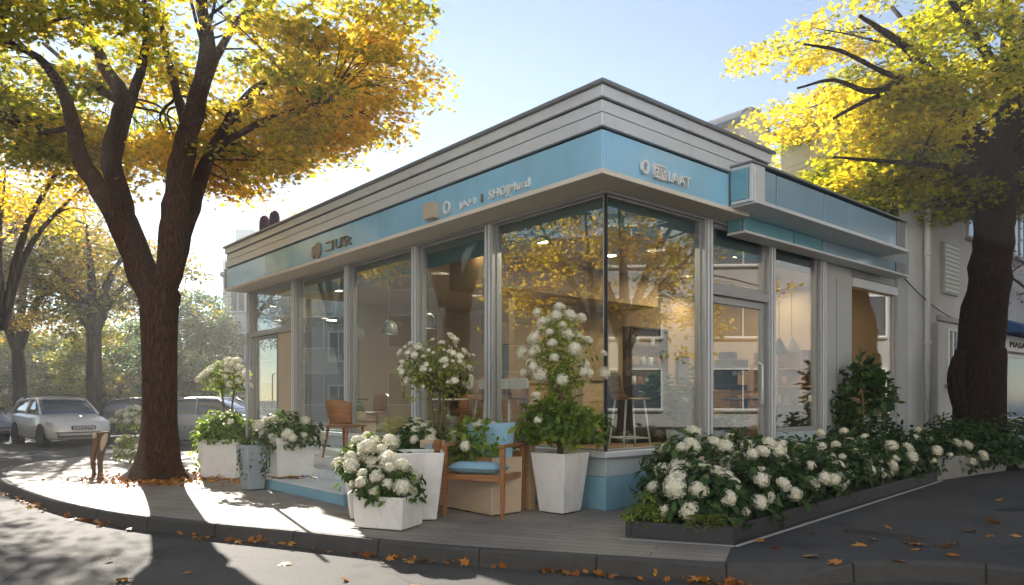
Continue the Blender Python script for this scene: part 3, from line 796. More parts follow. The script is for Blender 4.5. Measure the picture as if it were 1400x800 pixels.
# cup counter
o = empty('cup_counter', W(1.55, 3.5, ZS), ANG, 'long bar counter with white front rail seen through the left glass', 'counter')
mb = MB(); mb.box(-0.22, 0.30, -0.75, 0.75, 0.98, 1.02); mb.build('top', M['wood_pale'], o, bevel=0.005)
mb = MB(); mb.box(-0.24, -0.221, -0.75, 0.75, 0.90, 1.06); mb.build('front_rail', M['white'], o, bevel=0.004)
for a in (-0.7, 0.7):
    mb = MB(); mb.box(-0.17, 0.25, a - 0.02, a + 0.02, 0, 0.979); mb.build('leg', M['wood_pale'], o, bevel=0.004)
for k in range(6):
    c = empty('cup', W(1.45 + 0.05 * (k % 2), 2.9 + 0.23 * k, ZS + 1.021), 0, 'small dark cup standing in the row on the bar counter', 'cup', 'cups on the bar counter')
    mb = MB(); mb.lathe([(0.03, 0), (0.04, 0.05), (0.042, 0.10), (0.036, 0.10), (0.03, 0.02), (0.0, 0.02)], 12); mb.build('body', M['terracotta'] if k % 3 else M['dark'], c, True)
# shelf unit, pictures, screen, coffee machine
o = empty('shelf_unit', W(5.8, 4.19, ZS + 1.0), ANG, 'open wooden wall shelf unit with jars above the dark counter', 'shelves')
mb = MB(); mb.box(-0.6, -0.57, -0.22, 0, 0, 1.2); mb.build('side_panel', M['dark_wood'], o)
mb = MB(); mb.box(0.57, 0.6, -0.22, 0, 0, 1.2); mb.build('side_panel', M['dark_wood'], o)
for z in (0.0, 0.4, 0.8, 1.17):
    mb = MB(); mb.box(-0.57, 0.57, -0.22, 0, z, z + 0.03); mb.build('shelf', M['dark_wood'], o)
for k, (x, z) in enumerate(((-0.4, 0.03), (-0.22, 0.03), (0.05, 0.03), (0.35, 0.03), (-0.45, 0.43), (-0.1, 0.43), (0.15, 0.43), (0.4, 0.43), (-0.3, 0.83), (0.2, 0.83))):
    j = empty('jar', W(5.8 + x, 4.08, ZS + 1.0 + z + 0.001), 0, 'storage jar standing on the open wall shelf', 'jar', 'jars on the wall shelf')
    mb = MB(); mb.lathe([(0.05, 0), (0.055, 0.1), (0.05, 0.16), (0.035, 0.18)], 12); mb.build('body', M[('white', 'terracotta', 'plinth_pale')[k % 3]], j, True)
    mb = MB(); mb.lathe([(0.04, 0.18), (0.04, 0.205), (0, 0.21)], 12); mb.build('lid', M['dark_wood'], j)
o = empty('wall_screen', W(7.15, 4.17, ZS + 1.05), ANG, 'tall black screen on the tan wall beside a warm lit patch', 'screen')
mb = MB(); mb.box(-0.2, 0.2, -0.05, 0.02, 0, 0.62); mb.build('housing', M['dark'], o, bevel=0.01)
mb = MB(); mb.box(-0.18, 0.18, -0.054, -0.051, 0.03, 0.59); mb.build('display', M['car_glass'], o)
o = empty('coffee_machine', W(5.66, 2.0, ZS + 0.902), ANG, 'black coffee machine on the pale cabinet behind the glass door', 'coffee machine')
mb = MB(); mb.box(-0.25, 0.25, -0.18, 0.2, 0.0, 0.10); mb.box(-0.25, 0.25, 0.02, 0.2, 0.101, 0.35); mb.box(-0.25, 0.25, -0.2, 0.2, 0.351, 0.56); mb.build('body', M['dark'], o, bevel=0.012)
mb = MB(); mb.box(-0.2, 0.05, -0.1, 0.15, 0.562, 0.70); mb.build('hopper', M['dark'], o, bevel=0.02)
for x in (-0.1, 0.1):
    mb = MB(); mb.tube([(x, -0.12, 0.349), (x, -0.12, 0.27)], 0.03, 10); mb.tube([(x, -0.13, 0.30), (x, -0.27, 0.29)], 0.012, 8); mb.build('spout', M['metal'], o, True)


def pendant(t, s, z, r, label, m, on=True, kind='cone'):
    o = empty('pendant_lamp', W(t, s, 3.544), ANG, label, 'pendant lamp', 'pendant lamps in the cafe')
    L = 3.544 - z
    prof = [(0.02, -L + r * 1.7), (0.035, -L + r * 1.55), (r * 0.55, -L + r * 0.9), (r, -L)] if kind == 'cone' else [(0.03, -L + r * 1.75), (r * .55, -L + r * 1.65), (r * 0.88, -L + r * 1.1), (r, -L + 0.1 * r), (r * .98, -L)]
    mb = MB(); mb.lathe(prof + [(q[0] * .94, q[1] - .003) for q in prof[::-1]], 22); mb.build('lamp_shade', M[m], o, True)
    mb = MB(); mb.tube([(0, 0, 0), (0, 0, -L + r * 1.7)], 0.006, 6); mb.build('cord', M['dark'], o)
    mb = MB(); mb.lathe([(0.0, -L + r * .9), (0.035, -L + r * 0.75), (0.045, -L + r * .5), (0.03, -L + r * .3), (0, -L + r * .25)], 12); mb.build('bulb', M['lamp_on'], o, True)


pendant(6.45, 1.5, 2.08, 0.17, 'dark cone pendant lamp hanging nearest the door', 'dark')
pendant(7.1, 1.6, 2.15, 0.17, 'pale cone pendant lamp hanging over the far counter', 'cream')
pendant(6.75, 0.75, 2.25, 0.17, 'lit pinkish bell lamp hanging in the last right window', 'shade_on', kind='bell')

o = empty('display_shelf', W(8.17, 2.1, ZS), ANG + rad(-90), 'display shelf with pots on the end wall seen through the pane right of the door', 'shelves')
mb = MB(); mb.box(-.8, .8, -.32, 0, 0, .62); mb.build('base_cabinet', M['dark'], o, bevel=.004)
for x in (-.8, -.27, .26, .77):
    mb = MB(); mb.box(x, x + .03, -.28, 0, .621, 1.75); mb.build('upright', M['wood_pale'], o)
for z in (.98, 1.35, 1.72):
    mb = MB(); mb.box(-.77, .77, -.279, -.002, z, z + .025); mb.build('shelf', M['wood_pale'], o)
for k in range(8):
    j = empty('pot', W(7.99, 1.45 + .19 * k, ZS + (.622 if k % 2 else 1.006)), 0, 'small pot standing on the display shelf by the end wall', 'pot', 'pots on the display shelf')
    mb = MB(); mb.lathe([(.05, 0), (.07, .08), (.075, .2), (.06, .2), (.055, .1), (0, .1)], 12); mb.build('body', M[('terracotta', 'white', 'wood', 'dark')[k % 4]], j, True)

part('dado', [(2.32, TE - 0.22, 4.17, 4.198, ZS, ZS + 1.0)], M['wood_pale'], bevel=.004)
part('dado', [(5.57, 5.598, 4.36, SE - .23, ZS, ZS + 1.0)], M['wood_pale'], bevel=.004)
for k, (s, h, w_, z, lab, pm) in enumerate(((4.9, .55, .7, 1.35, 'wide framed picture with a blue print deep inside the left room', 'panel_grey'), (6.0, .8, .55, 1.25, 'tall framed picture with a dark print deep inside the left room', 'dark_wood'),
                                           (7.0, .6, .6, 1.3, 'square framed picture with a tan print deep inside the left room', 'wood_panel'), (8.1, .9, .5, 1.2, 'tall framed picture with a teal print deep inside the left room', 'teal_paint'))):
    o = empty('framed_picture', W(5.56, s, ZS + z), ANG + rad(-90), lab, 'picture')
    mb = MB(); mb.box(-w_ / 2, w_ / 2, -.03, 0, 0, h); mb.build('frame', M['dark_wood'], o, bevel=.004)
    mb = MB(); mb.box(-w_ / 2 + .04, w_ / 2 - .04, -.034, -.031, .04, h - .04); mb.build('print', M[pm], o)
cabinet('sideboard', 5.25, 6.6, 1.9, .45, .85, rad(-90), 'pale wood sideboard along the wall deep inside the left room', 'sideboard', 'wood_pale', 'dark_wood', doors=4)
cabinet('till_counter', 2.75, 3.35, 1.3, .55, 1.05, rad(90), 'tan till counter at the end of the tan wall behind the bar counter', 'counter', 'wood_panel', 'dark_wood', doors=2)
for k, (t, s, lab) in enumerate(((.95, 4.9, 'first grey dome lamp hanging over the left window tables'), (1.05, 6.3, 'second grey dome lamp hanging over the left window tables'), (1.1, 7.6, 'third grey dome lamp hanging over the left window tables'))):
    pendant(t, s, 2.45, .15, lab, 'metal_dark', kind='bell')

# ------------------------------------------------------------------ foliage helpers
def dome_points(n, rx, ry, rz, rng, shell=0.55, zmin=-0.15):
    out = []
    while len(out) < n:
        d = norm(rng.normal(size=(n * 2, 3)))
        d = d[d[:, 2] > zmin]
        r = rng.uniform(shell, 1.0, size=(len(d), 1)) ** 0.6
        out += list(zip(d * r, d))
    P = np.array([o_[0] for o_ in out[:n]]); D = np.array([o_[1] for o_ in out[:n]])
    bump = 1 + 0.16 * np.sin(D[:, :1] * 7 + 1.3) * np.sin(D[:, 1:2] * 8 + .4) + 0.1 * np.sin(D[:, 2:3] * 11 + D[:, :1] * 6)
    return P * np.array([rx, ry, rz]) * bump, D


def foliage(name, n, rx, ry, rz, zc, size, m, parent, rng, shape='ovate', hue=(0.25, 0.75), shell=0.55, zmin=-0.15, up=0.5):
    P, D = dome_points(n, rx, ry, rz, rng, shell, zmin)
    cl = 0.5 + 0.5 * np.sin(P[:, 0] * 9 / rx * .5 + 2 * P[:, 1]) * np.sin(P[:, 2] * 8 + 1)
    h = hue[0] + (hue[1] - hue[0]) * (0.35 * cl + 0.65 * rng.random(n))
    Nn = D + np.array([0, 0, up]) + rng.normal(size=(n, 3)) * 0.55
    dirs = D + rng.normal(size=(n, 3)) * 0.7 + np.array([0, 0, -0.15])
    P[:, 2] += zc
    return leaf_mesh(name, P, Nn, size * rng.uniform(0.6, 1.25, n), m, parent, shape, h, dirs, rng)


HEADS = []
def head_mesh(r, nf, seed, flat=0.8, petal=0.24):
    rng = np.random.default_rng(seed)
    D = norm(rng.normal(size=(nf, 3)))
    k = np.arange(nf); ph = np.arccos(1 - 1.72 * (k + .5) / nf); th = k * 2.399963
    D = np.stack([np.sin(ph) * np.cos(th), np.sin(ph) * np.sin(th), np.cos(ph)], 1) + rng.normal(size=(nf, 3)) * 0.07
    D = norm(D)
    P = D * r * np.array([1, 1, flat]) * (1 + rng.normal(size=(nf, 1)) * 0.05 + 0.07 * np.sin(D[:, :1] * 6 + seed) * np.cos(D[:, 1:2] * 5))
    o = leaf_mesh('flower_head', P, D + rng.normal(size=(nf, 3)) * 0.2, r * petal * rng.uniform(.8, 1.2, nf), M['petal'], None, 'petal4', rng.uniform(0.25, 0.9, nf), None, rng)
    # the core that closes the view through the florets
    me = o.data
    mb = MB(); mb.lathe([(0, -0.45 * r), (0.55 * r, -0.4 * r), (0.86 * r, -.05 * r), (0.82 * r, 0.25 * r * flat), (0.62 * r, 0.66 * r * flat), (0.3 * r, 0.87 * r * flat), (0, 0.93 * r * flat)], 10)
    import bmesh
    bm = bmesh.new(); bm.from_mesh(me)
    me2 = bpy.data.meshes.new('c'); me2.from_pydata(mb.v, [], mb.f)
    nfaces = len(bm.faces)
    bm.from_mesh(me2); bm.faces.ensure_lookup_table()
    for f in bm.faces[nfaces:]: f.material_index = 1; f.smooth = True
    bm.to_mesh(me); bm.free(); bpy.data.meshes.remove(me2)
    me.materials.append(M['petal_core'])
    bpy.data.objects.remove(o)
    return me


HEADS = [head_mesh(0.105, 170, i, 0.82 + 0.06 * (i % 3), 0.19) for i in range(4)]
SMALL = [head_mesh(0.055, 34, 20 + i, 0.6, 0.34) for i in range(3)]


def put_heads(parent, pts, meshes, rng, smin=0.75, smax=1.2):
    for i, (p, d) in enumerate(pts):
        d = np.array(d) + rng.normal(size=3) * .25
        o = bpy.data.objects.new('flower_head', meshes[int(rng.integers(len(meshes)))])
        COL.objects.link(o); o.parent = parent; o.location = p
        dd = Vector(d).normalized()
        q = dd.to_track_quat('Z', 'Y'); o.rotation_mode = 'QUATERNION'; o.rotation_quaternion = q
        s = smin + (smax - smin) * rng.random() ** 1.3 * 1.12; o.scale = (s, s * rng.uniform(.9, 1.1), s * rng.uniform(.85, 1.05))


def head_points(n, rx, ry, rz, zc, rng, zmin=0.0, sep=0.2, front=None, out=1.02):
    pts = []; tries = 0
    while len(pts) < n and tries < 4000:
        tries += 1
        d = norm(rng.normal(size=3))
        if d[2] < zmin: continue
        if front is not None and d[0] * front[0] + d[1] * front[1] < -0.35 and rng.random() < 0.8: continue
        bmp = 1 + .16 * math.sin(d[0] * 7 + 1.3) * math.sin(d[1] * 8 + .4) + .1 * math.sin(d[2] * 11 + d[0] * 6)
        p = d * np.array([rx, ry, rz]) * bmp * rng.uniform(out - .2, out + 0.10) + np.array([0, 0, zc])
        if any(np.linalg.norm(p - q[0]) < sep for q in pts): continue
        pts.append((p, d + np.array([0, 0, 0.45])))
    return pts


def stems(name, parent, targets, base_r, z0, r, rng, m='stem', lean=0.0):
    mb = MB()
    for p in targets:
        b = np.array([rng.uniform(-base_r, base_r), rng.uniform(-base_r, base_r), z0])
        mid = b * 0.5 + np.array(p) * 0.5; mid[2] += 0.12 * (p[2] - z0); mid[:2] = b[:2] * .65 + np.array(p)[:2] * .35
        mb.tube(spline([tuple(b), tuple(mid), tuple(p)], 4), [r * (1 - 0.06 * i) for i in range(9)], 6)
    return mb.build(name, M[m], parent, True)


def hydrangea(name, loc, rx, ry, rz, nheads, label, seed, cat='flower bush', leaves=900, leafm='leaf_dark', heads=None, sep=0.17, hs=(0.75, 1.2), zc=None, group=None, front=(0, -1), leafsize=0.12, zmin=-0.05, hue=(.2, .7)):
    rng = np.random.default_rng(seed)
    o = empty(name, loc, 0, label, cat, group)
    zc = rz * 0.35 if zc is None else zc
    foliage('foliage', leaves, rx, ry, rz, zc, leafsize, M[leafm], o, rng, 'ovate', hue, 0.45, -0.45)
    pts = head_points(nheads, rx, ry, rz, zc, rng, zmin, sep, front)
    stems('stem', o, [tuple(p[0] * .93) for p in pts[::2]], min(rx, ry) * 0.35, 0.0, 0.009, rng)
    put_heads(o, pts, heads or HEADS, rng, *hs)
    return o


# ------------------------------------------------------------------ planters
def planter(loc, rz, wb, wt, h, label, m='planter', db=None, dt=None, group=None, t=0.025):
    o = empty('planter', loc, rz, label, 'planter', group)
    db = db or wb; dt = dt or wt
    a = [(-wb / 2, -db / 2), (wb / 2, -db / 2), (wb / 2, db / 2), (-wb / 2, db / 2)]
    b = [(-wt / 2, -dt / 2), (wt / 2, -dt / 2), (wt / 2, dt / 2), (-wt / 2, dt / 2)]
    def inn(P_, z): return [(p[0] - math.copysign(t, p[0]), p[1] - math.copysign(t, p[1]), z) for p in P_]
    v = [(p[0], p[1], 0.012) for p in a] + [(p[0], p[1], h) for p in b] + inn(b, h) + inn(b, h - 0.09)
    f = [(3, 2, 1, 0)]
    for i in range(4):
        j = (i + 1) % 4
        f += [(i, j, 4 + j, 4 + i), (4 + i, 4 + j, 8 + j, 8 + i), (8 + i, 8 + j, 12 + j, 12 + i)]
    mb = MB(); mb.add(v, f); mb.build('shell', M[m], o, bevel=0.012, seg=3)
    s = [(p[0] * .985, p[1] * .985, h - 0.05) for p in inn(b, 0)]
    mb = MB(); mb.add(s, [(0, 1, 2, 3)]); mb.build('soil', M['soil'], o)
    mb = MB(); mb.box(-wb / 2 + .03, wb / 2 - .03, -db / 2 + .03, db / 2 - .03, 0.001, 0.0115); mb.build('foot', M['dark'], o)
    return o


# white planter nearest the street tree, with low bush and flowering standard
planter((-4.52, 11.55, 0), rad(-8), 0.56, 0.66, 0.62, 'square white planter standing beside the big street tree')
o = empty('box_bush', (-4.50, 11.5, 0.57), 0, 'bright green leafy bush in the white planter by the street tree', 'bush')
rng = np.random.default_rng(31)
foliage('foliage', 1500, 0.48, 0.40, 0.36, 0.12, 0.085, M['leaf_lime'], o, rng, 'ovate', (0.1, 0.7), 0.4, -0.35)
stems('stem', o, [(.25, .1, .3), (-.25, 0, .3), (0.05, -.2, .35), (0, .2, .35)], .06, 0, .012, rng)
put_heads(o, head_points(5, .46, .38, .36, .12, rng, 0.2, .2), SMALL, rng, .9, 1.3)


def standard(name, loc, h0, crown, label, seed, nheads, trunks, leaves, heads, leafm='leaf_lime', hue=(.3, .9), leafsize=.07, hs=(.8, 1.2), sep=.09, cat='flowering tree'):
    """slim stemmed flowering standard: bare stems, an airy head of umbels"""
    rng = np.random.default_rng(seed)
    o = empty(name, loc, 0, label, cat)
    rx, ry, rz = crown
    pts = head_points(nheads, rx, ry, rz, h0, rng, -0.35, sep)
    mb = MB()
    for k, (dx, dy) in enumerate(trunks):
        top = (dx * 2.0, dy * 2.0, h0 - rz * 0.55)
        mb.tube(spline([(dx, dy, 0), (dx * 1.1 + .01, dy, h0 * .4), top], 5), [0.022 - 0.0007 * i for i in range(11)], 8)
    mb.build('trunk', M['stem'], o, True)
    mb = MB()
    for i, (p, d) in enumerate(pts):
        dx, dy = trunks[i % len(trunks)]
        a = np.array((dx * 2.0, dy * 2.0, h0 - rz * 0.56))
        mid = a * .5 + p * .5 + np.array([0, 0, 0.05])
        mb.tube(spline([tuple(a), tuple(mid), tuple(p * .98)], 3), [0.008, .007, .006, .005, .0045, .004, .004], 5)
    mb.build('branch', M['stem'], o, True)
    foliage('foliage', leaves, rx, ry, rz, h0, leafsize, M[leafm], o, rng, 'ovate', hue, 0.15, -0.75, .3)
    put_heads(o, pts, heads, rng, *hs)
    return o


standard('flowering_standard', (-4.56, 11.62, 0.57), 0.98, (.40, .36, .30), 'airy white flowering standard rising from the planter by the street tree', 33, 48, [(-.04, 0), (.05, .02)], 520, SMALL, hs=(.7, 1.3), sep=.07, leafsize=.06)
# white planter on the first step with trailing vines
planter((-3.18, 10.32, 0.151), ANG, 0.50, 0.60, 0.56, 'white square planter on the lowest step with a crack and trailing vines')
hydrangea('hydrangea_bush', (-3.18, 10.32, 0.62), 0.46, 0.44, 0.34, 17, 'white hydrangea bush filling the planter on the lowest step', 41, leaves=1100, leafm='leaf_green', sep=.13, hs=(.55, .85), zc=.10, leafsize=.085, hue=(.3, .9))
o = empty('trailing_vine', (-3.42, 10.08, 0.68), 0, 'thin green vines trailing down beside the planter on the lowest step', 'vine')
rng = np.random.default_rng(43)
mb = MB(); LP = []
for k in range(9):
    x = rng.uniform(-.26, .16); y = -0.05 - .2 * rng.random(); L = rng.uniform(.25, .62)
    pts = [(x * .5, y * .3, 0.06), (x, y, 0.0), (x + rng.normal() * .03, y - .03, -L * .5), (x + rng.normal() * .06, y - .02, -L)]
    sp = spline(pts, 5); mb.tube(sp, 0.0045, 5)
    for q in sp[4:]:
        for _ in range(3): LP.append(q + rng.normal(size=3) * .02)
mb.build('stem', M['stem'], o, True)
LP = np.array(LP); leaf_mesh('foliage', LP, rng.normal(size=LP.shape) + np.array([0, -1, .3]), .05, M['leaf_green'], o, 'ovate', rng.random(len(LP)), np.tile((0, 0, -1.), (len(LP), 1)) + rng.normal(size=LP.shape) * .4, rng)
planter((-3.56, 9.98, 0), ANG + .1, 0.22, 0.34, 0.62, 'slender blue grey tapered planter standing against the steps', 'planter_grey')

# front pair: tall tapered white planter and low white box
planter((-1.02, 7.62, 0), rad(8), 0.44, 0.60, 0.70, 'tall tapered white planter standing behind the low white box')
planter((-1.20, 7.09, 0), rad(-22), 0.52, 0.56, 0.32, 'low white box planter of hydrangeas nearest the kerb', db=.40, dt=.42)
hydrangea('hydrangea_bush', (-1.20, 7.09, 0.27), 0.33, 0.26, 0.24, 14, 'white hydrangea spilling out of the low white box planter', 45, leaves=520, leafm='leaf_green', sep=.125, hs=(.5, .92), zc=.10, leafsize=.085, front=(-.2, -1), hue=(.3, .95))
hydrangea('hydrangea_bush', (-1.44, 7.60, 0.30), 0.36, 0.34, 0.36, 24, 'tall white hydrangea bulging out left of the tall tapered planter', 46, leaves=950, leafm='leaf_green', sep=.135, hs=(.5, .9), zc=.20, leafsize=.085, front=(-.5, -1), hue=(.3, .95))
planter((-1.52, 7.72, 0), rad(15), 0.40, 0.46, 0.36, 'white square planter half hidden under the tall hydrangea', group=None)
# tan trough behind the armchair with the airy standard and bushes
o = planter(W(-1.02, 1.45), ANG, 0.42, 0.44, 0.62, 'long tan trough planter standing behind the blue armchair', 'planter_tan', db=1.9, dt=1.92)
mb = MB(); mb.box(-0.237, -0.222, -0.97, 0.97, 0.55, 0.625); mb.build('rail', M['wood'], o, bevel=.004)
hydrangea('hydrangea_bush', W(-1.02, 0.95, 0.57), 0.36, 0.40, 0.34, 13, 'white hydrangea in the tan trough behind the blue armchair', 47, leaves=900, leafm='leaf_lime', sep=.13, hs=(.55, .8), zc=.12, leafsize=.085, hue=(.2, .9))
hydrangea('hydrangea_bush', W(-1.05, 2.05, 0.57), 0.36, 0.40, 0.32, 11, 'low white hydrangea below the airy standard in the tan trough', 48, leaves=900, leafm='leaf_green', sep=.13, hs=(.5, .8), zc=.1, leafsize=.085, hue=(.3, .95))
standard('flowering_standard', W(-1.02, 1.85, 0.57), 1.0, (.46, .42, .44), 'airy white flowering standard in the tan trough before the left glass', 34, 88, [(-.03, 0), (.03, .03), (0.06, -.02)], 950, SMALL, hs=(.4, .95), sep=.06, leafsize=.055, hue=(.5, 1.0))
# tall white planter by the corner with topiary
planter((0.53, 8.02, 0), ANG + rad(8), 0.33, 0.47, 0.66, 'tall tapered white planter at the glass corner beside the armchair')
rng = np.random.default_rng(51)
o = empty('hydrangea_standard', (0.53, 8.03, 0.61), 0, 'two tiered hydrangea standard with white heads at the glass corner', 'flowering tree')
mb = MB(); mb.tube(spline([(0, 0, 0), (.015, .01, .5), (-.01, 0, 1.0)], 5), [.035 - .001 * i for i in range(11)], 10)
for k in range(12):
    a = k * 2.4; mb.tube(spline([(0, 0, .12 + .05 * k), (.15 * math.cos(a), .15 * math.sin(a), .28 + .07 * k), (.3 * math.cos(a), .3 * math.sin(a), .34 + .07 * k)], 3), .008, 5)
mb.build('trunk', M['stem'], o, True)
foliage('foliage', 1500, .50, .46, .33, .33, 0.09, M['leaf_lime'], o, rng, 'ovate', (0.1, 0.8), 0.35, -0.55, .4)
foliage('foliage', 760, .36, .32, .46, 1.02, 0.062, M['leaf_lime'], o, rng, 'ovate', (0.4, 1.0), 0.1, -0.9, .4)
foliage('foliage', 260, .22, .2, .22, 1.42, 0.055, M['leaf_lime'], o, rng, 'ovate', (0.5, 1.0), 0.1, -0.9, .4)
put_heads(o, head_points(26, .42, .38, .42, 1.05, rng, -0.5, .13, (-.2, -1)), HEADS, rng, .42, .82)
put_heads(o, head_points(9, .26, .22, .2, 1.46, rng, -0.1, .12), HEADS, rng, .45, .75)
put_heads(o, head_points(5, .5, .46, .33, .33, rng, 0.1, .25, (-1, -1)), SMALL, rng, .8, 1.1)

# ------------------------------------------------------------------ seating
def armchair(loc, rz, label):
    o = empty('armchair', loc, rz, label, 'armchair')
    w, d = .33, .29
    for sx in (-1, 1):
        mb = MB(); mb.hexa([(sx * w - .018, -d - .018, 0), (sx * w + .018, -d - .018, 0), (sx * w + .018, -d + .018, 0), (sx * w - .018, -d + .018, 0)],
                           [(sx * w - .026, -d - .03, .735), (sx * w + .026, -d - .03, .735), (sx * w + .026, -d + .03, .735), (sx * w - .026, -d + .03, .735)]); mb.build('leg', M['wood'], o, bevel=.005)
        mb = MB(); mb.hexa([(sx * w * .92 - .018, d + .07, 0), (sx * w * .92 + .018, d + .07, 0), (sx * w * .92 + .018, d + .11, 0), (sx * w * .92 - .018, d + .11, 0)],
                           [(sx * w - .024, d - .02, .735), (sx * w + .024, d - .02, .735), (sx * w + .024, d + .04, .735), (sx * w - .024, d + .04, .735)]); mb.build('leg', M['wood'], o, bevel=.005)
        mb = MB(); mb.box(sx * w - .032, sx * w + .032, -d - .035, d + .06, .737, .772); mb.build('armrest', M['wood'], o, bevel=.01)
    mb = MB()
    for (a, b, c, e) in ((-w + .028, w - .028, -d - .02, -d + .02), (-w + .028, w - .028, d - .03, d + .01)): mb.box(a, b, c, e, .39, .455)
    for sx in (-1, 1): mb.box(sx * w - .02, sx * w + .02, -d + .032, d - .04, .39, .455)
    mb.build('seat_frame', M['wood'], o, bevel=.004)
    mb = MB()
    for k in range(3): mb.hexa([(-w + .026, d + .01, .5 + .1 * k), (w - .026, d + .01, .5 + .1 * k), (w - .026, d + .03, .5 + .1 * k), (-w + .026, d + .03, .5 + .1 * k)], [(-w + .026, d + .02, .55 + .1 * k), (w - .026, d + .02, .55 + .1 * k), (w - .026, d + .04, .55 + .1 * k), (-w + .026, d + .04, .55 + .1 * k)])
    mb.build('back_slat', M['wood'], o, bevel=.003)

    def cushion(name, cx, cy, cz, sx, sy, sz, tilt):
        v = []; f = []; n = 14
        for side in (1, -1):
            for i in range(n + 1):
                for j in range(n + 1):
                    a, b = -1 + 2 * i / n, -1 + 2 * j / n
                    e = (1 - abs(a) ** 4) * (1 - abs(b) ** 4)
                    pinch = 1 - 0.055 * (1 - a * a) * abs(b) ** 3 - 0.0
                    pin2 = 1 - 0.055 * (1 - b * b) * abs(a) ** 3
                    v.append((a * sx * pin2, b * sy * pinch, side * sz * (max(e, 0) ** .38) * (1 + .06 * math.sin(5 * a + 2 * b))))
        m_ = (n + 1) ** 2
        for i in range(n):
            for j in range(n):
                a = i * (n + 1) + j
                f += [(a, a + n + 1, a + n + 2, a + 1), (m_ + a, m_ + a + 1, m_ + a + n + 2, m_ + a + n + 1)]
        T = Matrix.Translation((cx, cy, cz)) @ Matrix.Rotation(tilt, 4, 'X')
        mb = MB(); mb.add([tuple(T @ Vector(p)) for p in v], f)
        return mb.build(name, M['cushion'], o, True)
    c = cushion('seat_cushion', 0, -.005, .515, w - .035, d + .03, .066, rad(-1))
    cushion('back_cushion', -.01, d - .12, .775, .295, .225, .085, rad(74))
    return o


rzc = math.atan2(-.93, -.36) + PI / 2
armchair((-.30, 7.88, 0), rzc, 'teak armchair with blue seat and back cushions on the corner terrace')
# second chair, mostly hidden by the tall planter: only its board side shows
o = empty('second_chair_side', (-.91, 7.98, 0), rad(-30), 'upright teak board and grey slat of a second chair between tall planter and armchair', 'screen')
mb = MB(); mb.hexa([(.05, -.02, 0), (.11, -.02, 0), (.11, .03, 0), (.05, .03, 0)], [(.075, -.02, .80), (.15, -.02, .80), (.15, .03, .80), (.075, .03, .80)]); mb.build('board', M['wood'], o, bevel=.005)
mb = MB(); mb.box(-.08, .02, .03, .055, 0, .76); mb.build('slat', M['planter_grey'], o, bevel=.004)
mb = MB(); mb.box(-.17, .16, .035 + .022, .085, .70, .79); mb.build('rail', M['planter_tan'], o, bevel=.004)
o = empty('wooden_post', W(-.55, 0.65), ANG, 'square tan timber post between the armchair and the corner planter', 'post')
mb = MB(); mb.box(-.045, .045, -.045, .045, .0, .79); mb.build('shaft', M['wood_panel'], o, bevel=.006)
mb = MB(); mb.box(-.055, .055, -.055, .055, .791, .81); mb.build('cap', M['wood'], o, bevel=.004)


def shell_chair(loc, rz, label):
    o = empty('dining_chair', loc, rz, label, 'chair')
    for sx in (-1, 1):
        mb = MB(); mb.tube([(sx * .17, -.19, .44), (sx * .21, -.25, 0)], [.022, .014], 8); mb.build('leg', M['wood'], o, True)
        mb = MB(); mb.tube([(sx * .17, .17, .44), (sx * .20, .26, 0)], [.022, .014], 8); mb.build('leg', M['wood'], o, True)
    mb = MB(); mb.prism([(-.22, -.23), (.22, -.23), (.20, .2), (-.20, .2)], .44, .475); mb.build('seat', M['wood'], o, bevel=.014)
    v = []; f = []; n = 10
    for j in range(5):
        z = .49 + .36 * j / 4
        for i in range(n + 1):
            a = -1 + 2 * i / n; y = .20 + .05 * (z - .45) * 3 - .10 * a * a; x = a * (.20 + .03 * j / 4)
            v.append((x, y, z - .05 * a * a * (j / 4)))
    m_ = len(v); v += [(p[0], p[1] + .018, p[2]) for p in v]
    for j in range(4):
        for i in range(n):
            a = j * (n + 1) + i
            f += [(a, a + 1, a + n + 2, a + n + 1), (m_ + a, m_ + a + n + 1, m_ + a + n + 2, m_ + a + 1)]
    for i in range(n): a = 4 * (n + 1) + i; f += [(a, a + 1, m_ + a + 1, m_ + a), (i, m_ + i, m_ + i + 1, i + 1)]
    for j in range(4):
        a = j * (n + 1); b = a + n; f += [(a, a + n + 1, m_ + a + n + 1, m_ + a), (b, m_ + b, m_ + b + n + 1, b + n + 1)]
    mb = MB(); mb.add(v, f); mb.build('backrest', M['wood'], o, True)
    return o


shell_chair(W(-.95, 4.25, .391), ANG + rad(115), 'orange bentwood chair on the top step before the left glass')

# small things behind the left glass
o = empty('potted_hedge', W(0.62, 6.9, ZS + .361), ANG, 'small clipped green hedge in a pale pot behind the left glass', 'potted plant')
mb = MB(); mb.box(-.11, .11, -.3, .3, 0, .14); mb.build('pot', M['cream'], o, bevel=.01)
foliage('foliage', 420, .17, .34, .16, .2, .05, M['leaf_green'], o, np.random.default_rng(61), 'ovate', (.3, .9), .3, -.3)


